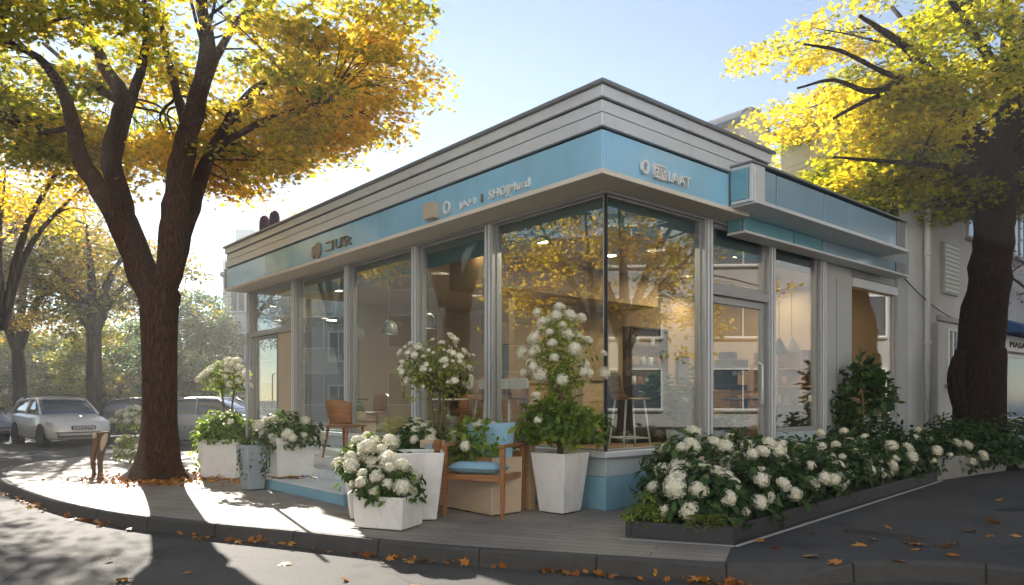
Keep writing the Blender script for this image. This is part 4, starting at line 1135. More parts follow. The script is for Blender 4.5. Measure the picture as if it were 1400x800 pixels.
def leafy_plant(name, loc, rz, h, n, label, m='leaf_dark', pot='planter_grey', spread=.45, seed=70, leaf=.3, potr=.18, cat='potted plant'):
    rng = np.random.default_rng(seed)
    o = empty(name, loc, rz, label, cat)
    mb = MB(); mb.lathe([(potr * .75, 0), (potr, .3), (potr * .9, .3), (potr * .88, .26), (0, .26)], 18); mb.build('pot', M[pot], o, True)
    mb = MB(); P = []; D = []; NN = []
    for k in range(n):
        a = rng.uniform(0, 2 * PI); r = spread * rng.uniform(.4, 1); hh = h * rng.uniform(.55, 1)
        sp = spline([(0.03 * math.cos(a), .03 * math.sin(a), .26), (r * .35 * math.cos(a), r * .35 * math.sin(a), .26 + hh * .6), (r * math.cos(a), r * math.sin(a), .26 + hh)], 5)
        mb.tube(sp, .006, 5)
        for i, q in enumerate(sp[3:]):
            for _ in range(2):
                P.append(q); dd = np.array((math.cos(a), math.sin(a), .2)) + rng.normal(size=3) * .8; D.append(dd); NN.append(np.array((0, 0, 1)) + rng.normal(size=3) * .4)
    mb.build('stem', M['stem'], o, True)
    leaf_mesh('foliage', np.array(P), np.array(NN), leaf * rng.uniform(.6, 1.1, len(P)), M[m], o, 'ovate', rng.uniform(.2, .8, len(P)), np.array(D), rng)
    return o


leafy_plant('potted_plant', W(2.62, 0.95, ZS), 0, .95, 16, 'tall dark leafy potted plant inside, left of the glass door', seed=71, leaf=.22)
leafy_plant('potted_plant', W(3.0, 0.5, ZS), 0, .28, 14, 'low dark leafy potted plant just inside the glass door', seed=72, spread=.4, leaf=.2)
for k, (t, s, lab) in enumerate(((1.9, 5.6, 'round white cafe table deep behind the left glass'), (4.25, .85, 'round dark cafe table behind the pane right of the door'))):
    o = empty('cafe_table', W(t, s, ZS), ANG, lab, 'table')
    mm = ('white', 'dark_wood')[k]
    mb = MB(); mb.lathe([(.36, .72), (.37, .735), (.36, .75), (0, .75)], 26); mb.build('tabletop', M[mm], o)
    mb = MB(); mb.tube([(0, 0, .02), (0, 0, .719)], .03, 10); mb.build('pedestal', M['metal_dark'], o, True)
    mb = MB(); mb.lathe([(.24, 0), (.23, .02), (.04, .035)], 20); mb.build('base', M['metal_dark'], o, True)
shell_chair(W(2.5, 5.4, ZS), ANG + rad(60), 'orange bentwood chair at the round white table inside')
shell_chair(W(4.8, 1.1, ZS), ANG + rad(-70), 'orange bentwood chair at the round dark table inside')
for k, (t, s, rz_, lab) in enumerate(((1.0, 7.7, 40, 'round dark cafe table behind the second left pane'), (3.6, 8.2, 0, 'round dark cafe table far back in the left room'))):
    o = empty('cafe_table', W(t, s, ZS), ANG, lab, 'table')
    mb = MB(); mb.lathe([(.34, .72), (.35, .735), (.34, .75), (0, .75)], 26); mb.build('tabletop', M['dark_wood'], o)
    mb = MB(); mb.tube([(0, 0, .02), (0, 0, .719)], .03, 10); mb.build('pedestal', M['metal_dark'], o, True)
    mb = MB(); mb.lathe([(.24, 0), (.23, .02), (.04, .035)], 20); mb.build('base', M['metal_dark'], o, True)
    shell_chair(W(t + .62, s + .1, ZS), ANG + rad(-80), 'orange bentwood chair at the ' + lab[6:])
leafy_plant('potted_plant', W(4.9, 9.6, ZS), 0, 1.3, 18, 'tall leafy potted plant in the far corner of the left room', seed=75, leaf=.26, spread=.5)
leafy_plant('potted_plant', W(2.0, 3.1, ZS), 0, .8, 14, 'leafy potted plant at the end of the bar counter inside', seed=76, leaf=.2, spread=.4, m='leaf_green')
o = empty('framed_picture', W(4.9, 4.195, ZS + 1.25), ANG, 'framed pale picture on the tan wall left of the shelf unit', 'picture')
mb = MB(); mb.box(-.16, .16, -.03, 0, 0, .75); mb.build('frame', M['wood_pale'], o, bevel=.004)
mb = MB(); mb.box(-.13, .13, -.034, -.031, .03, .72); mb.build('print', M['cream'], o)

# ------------------------------------------------------------------ flower bed along the right front
bed = empty('flower_bed', (1.88, 6.21, 0), 0, 'long raised flower bed with dark box edge along the right front', 'flower bed')
def bp(x, y): return (x - 1.88, y - 6.21)
BA, BB, BC, BD = bp(1.07, 6.54), bp(1.88, 6.21), bp(6.45, 11.03), bp(9.3, 13.15)
def wall_strip(name, a, b, th, z0, z1, m, nrm, parent):
    a = np.array(a); b = np.array(b); n = np.array(nrm) * th
    mb = MB(); mb.prism([tuple(a), tuple(b), tuple(b + n), tuple(a + n)], z0, z1)
    return mb.build(name, m, parent, bevel=.006)
n1 = np.array((.38, .925)); n2 = np.array((-.726, .688)); n3 = np.array((-.597, .802))
wall_strip('box_edge', BA, BB, .05, 0, .145, M['bed_edge'], n1, bed)
wall_strip('box_edge', np.array(BB) + np.array((0.0, 0.056)) , BC, .05, 0, .145, M['bed_edge'], n2, bed)
wall_strip('box_edge', BA, (BA[0] + .55, BA[1] + 1.45), -.05, 0, .143, M['bed_edge'], (.93, -.36), bed)
wall_strip('low_wall', (BC[0] + .02, BC[1] + .02), BD, .12, 0, .34, M['bed_wall'], n3, bed)
e2 = 0.14
mb = MB(); mb.add([(BA[0] - .12, BA[1] - .12, .005), (BB[0], BB[1] - .11, .005), (BB[0], BB[1] - .05, .005), (BA[0] - .1, BA[1] - .06, .005)], [(0, 1, 2, 3)]); mb.build('edging', M['edging'], bed)
mb = MB(); mb.add([(BB[0] + .01, BB[1] - .11, .005), (BC[0] + .09, BC[1] - .02, .005), (BC[0] + .04, BC[1], .005), (BB[0] + .01, BB[1] - .05, .005)], [(0, 1, 2, 3)]); mb.build('edging', M['edging'], bed)
mb = MB(); mb.add([(*p, .10) for p in ((BA[0] + .06, BA[1] + .05), (BB[0], BB[1] + .09), (BC[0] - .06, BC[1] + .04), (BD[0] - .1, BD[1] + .08), (BD[0] - .9, BD[1] + 1.1), (4.0, 5.35), (.0, 1.95), (-.3, 1.7))], [tuple(range(8))]); mb.build('soil', M['soil'], bed)

BUSH = [  # x, y, rx, ry, rz, heads, seed, label
    (1.78, 6.74, .40, .38, .42, 20, 101, 'hydrangea bush at the front corner of the flower bed nearest the kerb'),
    (1.66, 7.28, .36, .40, .54, 16, 102, 'hydrangea bush at the left end of the flower bed by the blue plinth'),
    (2.18, 7.25, .50, .44, .50, 20, 103, 'hydrangea bush second along the front edge of the flower bed'),
    (2.05, 7.95, .50, .45, .60, 15, 104, 'hydrangea bush behind the front ones, below the corner glass'),
    (2.80, 7.95, .50, .45, .48, 16, 105, 'hydrangea bush third along the front edge of the flower bed'),
    (2.85, 8.75, .52, .46, .58, 15, 106, 'hydrangea bush before the glass door'),
    (3.50, 8.75, .50, .46, .46, 14, 107, 'hydrangea bush at mid length of the bed front edge'),
    (3.75, 9.55, .55, .5, .52, 15, 108, 'hydrangea bush before the window right of the door'),
    (4.35, 9.65, .52, .46, .46, 14, 109, 'hydrangea bush below the grey wall panel, front edge'),
    (4.75, 10.4, .55, .5, .50, 14, 110, 'hydrangea bush before the dark shrub, below the grey wall'),
    (5.35, 10.65, .55, .5, .46, 14, 111, 'hydrangea bush near the end of the dark box edge'),
    (6.15, 11.45, .60, .55, .48, 14, 112, 'hydrangea bush left of the big dark trunk'),
    (6.95, 12.0, .60, .5, .46, 12, 113, 'farthest hydrangea bush, below the big dark trunk'),
]
for (x, y, rx, ry, rz, nh, sd, lab) in BUSH:
    hydrangea('hydrangea_bush', (x, y, .09), rx, ry, rz, int(nh * .85), lab, sd, leaves=1250 if y < 9 else 900, leafm='leaf_dark', sep=.19, hs=(.5, 1.0) if y < 9 else (.5, .92), group='white hydrangeas in the flower bed', front=(.4, -1), leafsize=.11, zc=rz * .32)
o = empty('ground_plant', (1.25, 6.66, .10), 0, 'small lime green cushion plant on the left corner of the bed', 'plant')
rng = np.random.default_rng(120)
foliage('foliage', 520, .26, .17, .15, .06, .045, M['leaf_lime'], o, rng, 'ovate', (.2, 1), .3, -.3)
stems('stem', o, [(-.15, -.02, .3), (-.2, .03, .24), (-.12, .05, .22)], .1, 0, .004, rng)
foliage('leaf_tip', 60, .1, .05, .06, .26, .035, M['leaf_lime'], o, rng, 'ovate', (.6, 1), .3, -.9)
o = empty('fern', (1.68, 6.36, .12), 0, 'pale fern fronds hanging over the dark box edge at the front corner', 'fern')
P = []; D = []; mb = MB()
for k in range(9):
    a = rad(-150 + 16 * k + rng.normal() * 6); L = rng.uniform(.18, .28)
    sp = spline([(0, 0, .05), (L * .6 * math.cos(a), L * .6 * math.sin(a) * .6, .12), (L * math.cos(a), L * math.sin(a) * .6, .02)], 6); mb.tube(sp, .003, 4)
    for i, q in enumerate(sp[2:]):
        for s_ in (-1, 1): P.append(q); D.append(np.array((math.cos(a + s_ * 1.1), math.sin(a + s_ * 1.1), -.2)))
mb.build('stem', M['stem'], o); P = np.array(P)
leaf_mesh('frond', P, np.tile((0, 0, 1.), (len(P), 1)) + rng.normal(size=P.shape) * .2, .07, M['leaf_lime'], o, 'blade', rng.uniform(.4, 1, len(P)), np.array(D), rng)
# dark shrubs and the small palm like plant
for (x, y, rx, ry, rz, sd, lab) in ((5.55, 11.35, .75, .55, .62, 131, 'dark green shrub below the slender tree before the last window'),
                                    (7.6, 12.35, .85, .6, .55, 132, 'dark green shrub at the foot of the big dark trunk'),
                                    (8.75, 13.05, .9, .7, .60, 133, 'dark green shrub right of the big dark trunk')):
    rng = np.random.default_rng(sd)
    o = empty('shrub', (x, y, .1), 0, lab, 'shrub')
    foliage('foliage', 1700, rx, ry, rz, .3, .10, M['leaf_dark'], o, rng, 'ovate', (.1, .75), .35, -.5)
    stems('stem', o, [(.4, .1, .5), (-.4, .1, .5), (.1, -.3, .6), (0, .2, .7)], .2, 0, .014, rng)
rng = np.random.default_rng(141)
o = empty('slender_tree', (5.58, 11.6, .1), 0, 'small dark slender tree with three leafy heads before the last window', 'small tree')
mb = MB(); tops = [(0.02, 0, 1.55), (.36, .1, 1.25), (-.28, .1, 1.05)]
for q in tops: mb.tube(spline([(0.02, 0, 0), (q[0] * .4, q[1] * .4, q[2] * .5), q], 5), [.03 - .0015 * i for i in range(11)], 8)
mb.build('trunk', M['stem'], o, True)
P = []; D = []; NN = []
for q, r in zip(tops, (.42, .3, .28)):
    for k in range(170):
        d = norm(rng.normal(size=3) + np.array((0, 0, .1))); P.append(np.array(q) + d * rng.uniform(.03, .26) + np.array((0, 0, rng.uniform(-.2, .12)))); D.append(d); NN.append(rng.normal(size=3) + np.array((0, 0, .6)))
leaf_mesh('frond', np.array(P), np.array(NN), .17 * rng.uniform(.6, 1.2, len(P)), M['leaf_dark'], o, 'ovate', rng.uniform(.2, .9, len(P)), np.array(D), rng)


# ------------------------------------------------------------------ trees
def trunk_base(mb, prof, n=36, lobes=5, seed=0, lean=(0, 0)):
    """flared trunk: rings of (z, r); root lobes fade with height"""
    rng = random.Random(seed); ph = [rng.uniform(0, 6.28) for _ in range(4)]
    v = []; f = []
    for (z, r) in prof:
        a = math.exp(-z * 2.6)
        for k in range(n):
            th = 2 * PI * k / n
            rr = r * (1 + 0.20 * a * math.cos(lobes * th + ph[0]) + 0.10 * a * math.cos(3 * th + ph[1]) + 0.035 * math.cos(7 * th + ph[2] + z) + 0.02 * math.sin(13 * th + 2 * z))
            v.append((rr * math.cos(th) + lean[0] * z, rr * math.sin(th) + lean[1] * z, z))
    for i in range(len(prof) - 1):
        for k in range(n):
            k2 = (k + 1) % n
            f.append((i * n + k, i * n + k2, (i + 1) * n + k2, (i + 1) * n + k))
    f.append(tuple((len(prof) - 1) * n + k for k in range(n)))
    mb.add(v, f)


def grow(mb, limbs, n=12, seed=0):
    rng = np.random.default_rng(seed); nodes = []
    for L in limbs:
        sp = spline(L, 5)
        pts = [p[:3] + rng.normal(size=3) * 0.07 * p[3] for p in sp]
        mb.tube([tuple(p) for p in pts], [float(p[3]) * (1 + .05 * rng.normal()) for p in sp], n)
        for p in sp[3:]: nodes.append((np.array(p[:3]), float(p[3])))
    return nodes


def twigs(mb, nodes, centres, rng, r0=0.02, sub=3, spread=.3, drop=.02):
    NP = np.array([q[0] for q in nodes])
    for c in centres:
        w = np.linalg.norm((NP - c) * np.array([1, 1, 1.4]), axis=1) + np.where(NP[:, 2] > c[2] + .2, 1.5, 0)
        i = int(np.argmin(w)); a = NP[i]; L = np.linalg.norm(c - a)
        mid = a * .5 + c * .5 + np.array([0, 0, .12 * L]) + rng.normal(size=3) * .08 * L
        r = min(nodes[i][1] * .7, r0 * (0.5 + .35 * L))
        sp = spline([tuple(a), tuple(mid), tuple(c)], 4)
        mb.tube(sp, [max(.004, r * (1 - .09 * k)) for k in range(len(sp))], 5, cap=False)
        for _ in range(sub):
            e = c + rng.normal(size=3) * np.array([spread, spread, .12]); s = sp[int(rng.integers(3, 7))]
            mb.tube([tuple(s), tuple((s + e) / 2 + np.array([0, 0, .05])), tuple(e)], [.006, .005, .003], 4, cap=False)


def clump_leaves(centres, n, rx, rz, rng, tilt=.5, centre0=None):
    P = []; Nn = []; K = []
    for i, c in enumerate(centres):
        k = int(n * rng.uniform(.6, 1.3)); sx = rx * rng.uniform(.7, 1.25)
        q = norm(rng.normal(size=(k, 3))) * (rng.random((k, 1)) ** .45) * np.array([sx, sx, rz * 1.3])
        ax = rng.normal(size=2) * .18
        q[:, 2] += q[:, 0] * ax[0] + q[:, 1] * ax[1] - .12 * (q[:, 0] ** 2 + q[:, 1] ** 2) / max(.1, sx)
        P.append(q + c); m = rng.normal(size=(k, 3)) * tilt; m[:, 2] += 1.0; Nn.append(m); K.append(np.full(k, i))
    return np.concatenate(P), np.concatenate(Nn), np.concatenate(K)


LEFT = [[(-0.07, 0, 2.75, 0.21), (-0.25, -0.05, 3.14, 0.192), (-0.58, -0.2, 4.05, 0.151), (-0.93, -0.45, 4.8, 0.126), (-0.98, -0.6, 5.25, 0.102), (-1.0, -0.8, 5.68, 0.079), (-1.1, -1.2, 5.99, 0.051), (-1.21, -1.8, 5.89, 0.024)],
        [(-0.09, 0.1, 2.75, 0.21), (-0.42, 0.15, 3.61, 0.173), (-0.62, 0.2, 4.15, 0.156), (-0.92, 0.3, 5.16, 0.146), (-0.78, 0.4, 5.99, 0.129), (-1.34, 0.8, 6.85, 0.097), (-1.81, 1.2, 7.73, 0.069), (-2.18, 1.6, 8.84, 0.039)],
        [(-0.87, 0.3, 4.98, 0.082), (-0.43, 0.1, 6.12, 0.075), (-0.19, -0.1, 6.5, 0.062), (-0.01, -0.4, 7.0, 0.044), (0.09, -0.8, 7.43, 0.026)],
        [(-0.93, -0.45, 4.8, 0.071), (-0.94, 0.0, 4.66, 0.068), (-0.86, 0.2, 4.2, 0.058)],
        [(0.05, 0.05, 2.75, 0.21), (0.14, 0.05, 3.34, 0.206), (0.2, 0.1, 4.25, 0.195), (0.36, 0.1, 5.28, 0.172), (0.57, 0, 5.83, 0.148), (0.87, -0.3, 6.53, 0.111), (0.91, -0.6, 7.12, 0.075), (1.02, -1, 7.62, 0.041)],
        [(0.07, 0.2, 3.16, 0.174), (0.28, 0.5, 4.36, 0.131), (0.45, 0.7, 5.17, 0.103), (0.72, 1.0, 5.98, 0.08), (0.99, 1.3, 6.6, 0.057), (1.56, 1.7, 7.2, 0.033)],
        [(0.39, 0.6, 4.9, 0.084), (0.7, 0.4, 5.25, 0.071), (1.25, 0.1, 5.42, 0.052), (2.06, -0.4, 5.56, 0.033), (2.86, -0.9, 5.49, 0.021)],
        [(0.39, 0.1, 5.38, 0.08), (-0.17, 0.9, 6.47, 0.068), (-0.68, 1.6, 7.54, 0.052), (-1.2, 2.4, 8.76, 0.034)],
        [(0.57, 0, 5.83, 0.091), (0.69, 0.6, 6.94, 0.072), (0.86, 1.1, 7.74, 0.05), (1.33, 1.6, 8.58, 0.032)],
        [(-0.98, -0.6, 5.25, 0.048), (-1.8, 0, 5.4, 0.034), (-2.92, 0.8, 5.81, 0.024)],
        [(-0.78, 0.4, 5.99, 0.071), (-2.05, 1.6, 6.9, 0.052), (-3.73, 3, 8.23, 0.036)]]
RIGHT = [[(0.03, 0, 2.0, 0.38), (0.12, -0.1, 3.42, 0.343), (0.25, -0.1, 4.48, 0.316), (0.27, -0.2, 5.24, 0.288), (0.29, -0.3, 5.86, 0.234), (0.28, -0.5, 6.55, 0.179), (-0.06, -0.9, 7.25, 0.124), (-0.52, -1.4, 7.96, 0.071)],
         [(0.24, -0.2, 5.57, 0.209), (-0.29, -0.5, 5.72, 0.166), (-0.98, -1.0, 5.85, 0.135), (-1.64, -1.6, 6.23, 0.099), (-2.44, -2.2, 6.51, 0.066), (-3.19, -2.8, 6.53, 0.042), (-3.69, -3.2, 6.51, 0.025)],
         [(-1.64, -1.6, 6.19, 0.082), (-2.49, -2.2, 6.04, 0.061), (-3.34, -2.8, 5.64, 0.042), (-4.04, -3.2, 5.63, 0.025), (-4.7, -3.6, 5.35, 0.014)],
         [(-2.31, -2.1, 6.05, 0.05), (-3.34, -3.0, 5.87, 0.036), (-4.21, -3.8, 5.74, 0.024), (-4.97, -4.5, 5.49, 0.013)],
         [(-2.49, -2.2, 6.01, 0.044), (-3.3, -2.5, 5.61, 0.032), (-3.87, -2.8, 5.26, 0.021)],
         [(0.27, -0.1, 5.01, 0.224), (0.83, 0.3, 5.73, 0.19), (1.53, 0.8, 6.53, 0.155), (2.62, 1.5, 7.68, 0.111), (4.09, 2.4, 9.33, 0.063)],
         [(-0.16, -0.4, 5.63, 0.116), (0.08, 0.4, 6.45, 0.103), (0.22, 1.2, 7.55, 0.087), (0.09, 2.0, 8.67, 0.061), (-0.1, 2.8, 9.86, 0.04)],
         [(0.25, -0.1, 5.27, 0.105), (-0.74, -0.8, 5.15, 0.069), (-1.82, -1.6, 4.98, 0.047), (-2.94, -2.2, 4.85, 0.028), (-3.78, -2.6, 4.77, 0.016)],
         [(0.28, -0.5, 6.55, 0.102), (-1.13, -1.8, 6.81, 0.069), (-2.31, -3, 6.84, 0.041), (-3.19, -4, 6.85, 0.023)],
         [(0.29, -0.3, 5.99, 0.104), (0.05, -1.6, 6.21, 0.07), (-0.47, -3, 6.23, 0.036)],
         [(0.29, -0.3, 6.12, 0.091), (1.66, 1.4, 7.79, 0.081), (2.94, 3, 9.64, 0.057)]]


def crown_centres(n, R, zb, zt, rng, cx=0.0, cy=0.0, low=.62, rmin=0.0, bias=.55):
    out = []
    while len(out) < n:
        th = rng.uniform(0, 2 * PI); r = R(th) * rng.random() ** bias
        if r < rmin and rng.random() < .8: continue
        q = r / R(th)
        a, b = zb(q), zt(q)
        z = a + abs(rng.normal()) * .45 if rng.random() < low else rng.uniform(a, max(a + .1, b))
        z = min(z, max(b, a + .1))
        out.append((cx + r * math.cos(th), cy + r * math.sin(th), z))
    return np.array(out)


rng = np.random.default_rng(201)
lt = empty('street_tree', (-5.48, 11.3, 0), 0, 'big street tree with forked brown trunk and golden crown over the left pavement', 'tree')
mb = MB(); trunk_base(mb, [(-.02, .60), (.05, .47), (.14, .385), (.28, .325), (.5, .288), (.8, .258), (1.2, .245), (1.7, .242), (2.2, .252), (2.6, .27), (2.9, .27), (3.05, .235)], seed=4)
nodes = grow(mb, LEFT, 12, 5)
cen = crown_centres(460, lambda th: (3.55 + 1.0 * max(0, -math.cos(th))) * (1 + .09 * math.sin(3 * th + .6) + .07 * math.sin(5 * th + 2)), lambda q: 5.0 + 1.25 * q ** 1.6, lambda q: 6.9 + 1.9 * math.sqrt(max(0, 1 - q * q)), rng, .1, .2, .6, 1.3)
cen = cen[~((np.abs(cen[:, 0] + .1) < 1.9) & (cen[:, 1] > -2.4) & (cen[:, 1] < .5) & (cen[:, 2] < 7.2)) & (cen[:, 2] > 5.0 + np.maximum(0, cen[:, 0] - 1.6) * .55)]
cen[:, 2] += .38 * np.sin(cen[:, 0] * 1.9 + 1) * np.cos(cen[:, 1] * 1.6) + .18 * rng.normal(size=len(cen))
cen = cen[np.sin(cen[:, 0] * 2.3 + .5) * np.sin(cen[:, 1] * 2.1 + 1.2) + .35 * np.sin(cen[:, 2] * 3) < .80]
twigs(mb, nodes, cen[:260], rng)
mb.build('trunk', M['bark_left'], lt, True)
P, Nn, K = clump_leaves(cen, 185, .68, .12, rng)
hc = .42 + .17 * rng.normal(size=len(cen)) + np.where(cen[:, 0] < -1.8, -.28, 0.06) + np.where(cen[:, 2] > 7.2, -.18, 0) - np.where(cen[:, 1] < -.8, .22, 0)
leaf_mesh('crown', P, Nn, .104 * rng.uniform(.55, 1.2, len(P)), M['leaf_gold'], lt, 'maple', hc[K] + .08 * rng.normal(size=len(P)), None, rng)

rng = np.random.default_rng(202)
rt = empty('street_tree', (8.47, 13.2, 0), 0, 'big street tree with thick dark trunk and yellow green crown over the flower bed', 'tree')
mb = MB(); trunk_base(mb, [(0, .62), (.15, .52), (.4, .45), (.8, .42), (1.4, .405), (2.0, .40), (2.15, .385)], seed=6, lean=(.012, 0))
nodes = grow(mb, RIGHT, 14, 7)
# the healed stub of a lost limb on the street side of the trunk
mb.tube(spline([(-.28, -.12, .75), (-.44, -.16, 1.15), (-.52, -.17, 1.6), (-.44, -.15, 1.95), (-.30, -.1, 2.08)], 4), [.05, .08, .105, .12, .13, .135, .14, .14, .14, .135, .13, .125, .12, .11, .09, .06, .03][:17], 10)
cen = crown_centres(470, lambda th: 4.55 * (1 + .06 * math.sin(3 * th + 1.0) + .05 * math.sin(5 * th)) * (1 - .30 * max(0, math.cos(th - rad(238))) ** 2), lambda q: 4.65 + 1.2 * q ** 2.2, lambda q: 6.7 + 2.4 * math.sqrt(max(0, 1 - q * q)), rng, -.1, -.3, .55, 1.0)
cen = cen[cen[:, 2] > 4.7 + np.maximum(0, -cen[:, 0] - 2.0) * 1.3]
cen = cen[~((cen[:, 0] > -1.5) & (cen[:, 0] < .55) & (cen[:, 1] < -.5) & (cen[:, 2] < 6.3))]
twigs(mb, nodes, cen[:330], rng)
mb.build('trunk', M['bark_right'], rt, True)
P, Nn, K = clump_leaves(cen, 255, .70, .12, rng)
hc = .35 + .15 * rng.normal(size=len(cen)) + np.where(cen[:, 0] < -2.6, .24, 0) + np.where(cen[:, 2] < 5.2, -.22, .04)
leaf_mesh('crown', P, Nn, .094 * rng.uniform(.55, 1.2, len(P)), M['leaf_yellow'], rt, 'maple', hc[K] + .06 * rng.normal(size=len(P)), None, rng)


def bg_tree(name, x, y, zf, zc, rx, ry, rz, r, ncl, nl, ls, m, label, seed, hue=(.3, .8), group=None, bark='bark_far', lean=0.0, clr=.8, zmin=-.8, low=.3, cat='tree', base=ROAD_Z, ctilt=.6):
    rng = np.random.default_rng(seed)
    o = empty(name, (x, y, base), 0, label, cat, group)
    mb = MB(); trunk_base(mb, [(0, r * 1.7), (.12, r * 1.3), (.4, r * 1.1), (1.0, r), (zf * .7, r * .95), (zf, r * .9)], 18, seed=seed, lean=(lean, 0))
    limbs = []
    for k in range(6):
        a = k * 1.05 + rng.uniform(-.3, .3); q = rng.uniform(.45, .85)
        e = (rx * q * math.cos(a) + lean * zf, ry * q * math.sin(a), zc + rz * rng.uniform(-.1, .75))
        mid = (e[0] * .35 + lean * zf * .6, e[1] * .35, zf + (e[2] - zf) * .5)
        limbs.append([(lean * zf, 0, zf - .25, r * .8), (*mid, r * .5), (*e, r * .14)])
    nodes = grow(mb, limbs, 8, seed)
    d, D = dome_points(ncl, rx, ry, rz, rng, .45, zmin)
    cen = d * (1 + .10 * rng.normal(size=(ncl, 1))) + np.array([lean * zf, 0, zc])
    twigs(mb, nodes, cen[:min(ncl, 60)], rng, .03, 1, .4)
    mb.build('trunk', M[bark], o, True)
    P, Nn, K = clump_leaves(cen, nl, clr, .26, rng, ctilt)
    hc = hue[0] + (hue[1] - hue[0]) * rng.random(ncl)
    leaf_mesh('crown', P, Nn, ls * rng.uniform(.65, 1.25, len(P)), M[m], o, 'diamond', hc[K] + .08 * rng.normal(size=len(P)), None, rng)
    return o


bg_tree('street_tree', -13.8, 24.0, 3.8, 5.5, 2.9, 2.2, 1.75, .24, 100, 95, .15, 'leaf_orange', 'tree with pale straight trunk and orange green crown behind the silver car', 211, (.0, .5), clr=.75)
bg_tree('street_tree', -13.2, 16.3, 3.2, 6.6, 2.9, 2.3, 2.0, .13, 135, 90, .115, 'leaf_gold', 'leaning golden tree reaching in from the left edge above the silver car', 223, (.3, .85), clr=.7, lean=.55)
bg_tree('street_tree', -20.9, 31.0, 3.6, 6.9, 4.6, 3.6, 3.6, .26, 200, 140, .19, 'leaf_orange', 'dark trunked orange tree farther back at the left of the street', 212, (.1, .6), clr=1.0, lean=-.05)
bg_tree('street_tree', -20.5, 24.5, 3.0, 6.4, 4.9, 3.4, 3.3, .24, 190, 120, .12, 'leaf_orange', 'low spreading orange tree reaching in above the parked cars', 213, (.15, .7), clr=.8, lean=.04)
bg_tree('green_tree', -15.5, 35.0, 1.6, 3.5, 2.7, 2.4, 2.9, .2, 190, 130, .17, 'leaf_hazy', 'dense round blue green tree behind the trunk of the big street tree', 214, (.0, .5), clr=.6, zmin=-.95)
bg_tree('green_tree', -21.3, 39.0, 1.5, 3.0, 3.2, 2.6, 2.5, .2, 170, 120, .19, 'leaf_hazy', 'yellow green bushy tree behind the dark blue car', 215, (.45, 1.0), clr=.7, zmin=-.95)
bg_tree('green_tree', -28.5, 43.0, 1.6, 3.2, 3.8, 3.0, 2.6, .22, 170, 120, .22, 'leaf_hazy', 'yellow green bushy tree above the roof of the silver car', 216, (.35, .9), clr=.8, zmin=-.95)
bg_tree('golden_tree', -7.7, 27.5, 5.2, 7.0, 1.3, 1.3, 1.15, .12, 34, 70, .13, 'leaf_gold', 'small golden treetop showing above the cafe parapet', 217, (.5, .9), clr=.5)
bg_tree('red_tree', 13.6, 17.6, 2.6, 4.3, 2.3, 1.8, .9, .09, 46, 26, .09, 'leaf_red', 'sparse reddish tree before the white house wall', 218, (.2, .9), clr=.55)
bg_tree('street_tree', -21.5, 9.0, 3.4, 6.6, 4.2, 4.2, 3.4, .25, 110, 75, .2, 'leaf_gold', 'golden street tree across the road mirrored in the left glass', 219, (.4, .9), clr=1.0)
bg_tree('street_tree', 17.5, 8.5, 3.2, 6.0, 4.2, 4.2, 3.6, .25, 110, 75, .2, 'leaf_gold', 'golden street tree beyond the right edge mirrored in the right glass', 221, (.2, .8), clr=1.0)
bg_tree('street_tree', 18.5, 1.5, 3.2, 6.0, 3.6, 3.6, 3.4, .25, 90, 75, .2, 'leaf_gold', 'second golden street tree beyond the right edge mirrored in the right glass', 222, (.2, .8), clr=1.0)
bg_tree('street_tree', -18.0, 2.0, 3.4, 6.6, 4.2, 4.2, 3.4, .25, 100, 75, .2, 'leaf_gold', 'second golden street tree across the road mirrored in the left glass', 220, (.3, .8), clr=1.0)
for k, (x, y, rx, rz, hue, lab) in enumerate(((-39, 58, 6, 3.6, (.1, .6), 'far hazy green tree at the left end of the tree line'), (-33, 66, 5, 3.2, (.3, .8), 'far hazy yellow green tree second in the tree line'),
                                         (-27, 62, 5.5, 3.3, (.0, .5), 'far hazy dark green tree in the middle of the tree line'), (-20.5, 58, 4.8, 3.0, (.1, .6), 'far hazy green tree at the right end of the tree line'))):
    bg_tree('green_tree', x, y, 1.6, 3.4, rx, rx * .8, rz, .25, 130, 100, .33, 'leaf_hazy', lab, 230 + k, hue, 'tree line at the end of the street', clr=1.0, zmin=-.95)

# low planting by the street
rng = np.random.default_rng(241)
o = empty('low_wall', (-11.8, 22.4, ROAD_Z), rad(4), 'low grey stone kerb wall under the white shrub beside the silver car', 'wall')
mb = MB(); mb.box(-1.6, 1.6, -.35, .5, 0, .24); mb.build('wall', M['bed_wall'], o, bevel=.02)
hydrangea('flowering_shrub', (-11.6, 22.5, .09), .68, .45, .52, 26, 'white flowering shrub on the low stone wall beside the silver car', 242, 'shrub', 650, 'leaf_lime', SMALL, .16, (1.4, 2.2), .42, hue=(.4, 1), leafsize=.11)
hydrangea('flowering_shrub', (-7.35, 14.1, 0), .36, .3, .34, 10, 'small pale flowering shrub left of the big brown trunk', 243, 'shrub', 420, 'leaf_lime', SMALL, .14, (.8, 1.4), .22, hue=(.4, 1), leafsize=.08)
o = empty('leafy_bush', (-5.1, 12.5, 0), 0, 'tall lime green bush between the brown trunk and the white planter', 'bush')
foliage('foliage', 1100, .38, .32, .52, .42, .075, M['leaf_lime'], o, rng, 'ovate', (.2, .9), .35, -.8)
stems('stem', o, [(.1, 0, .6), (-.1, .05, .6), (0, -.1, .7)], .1, 0, .012, rng)

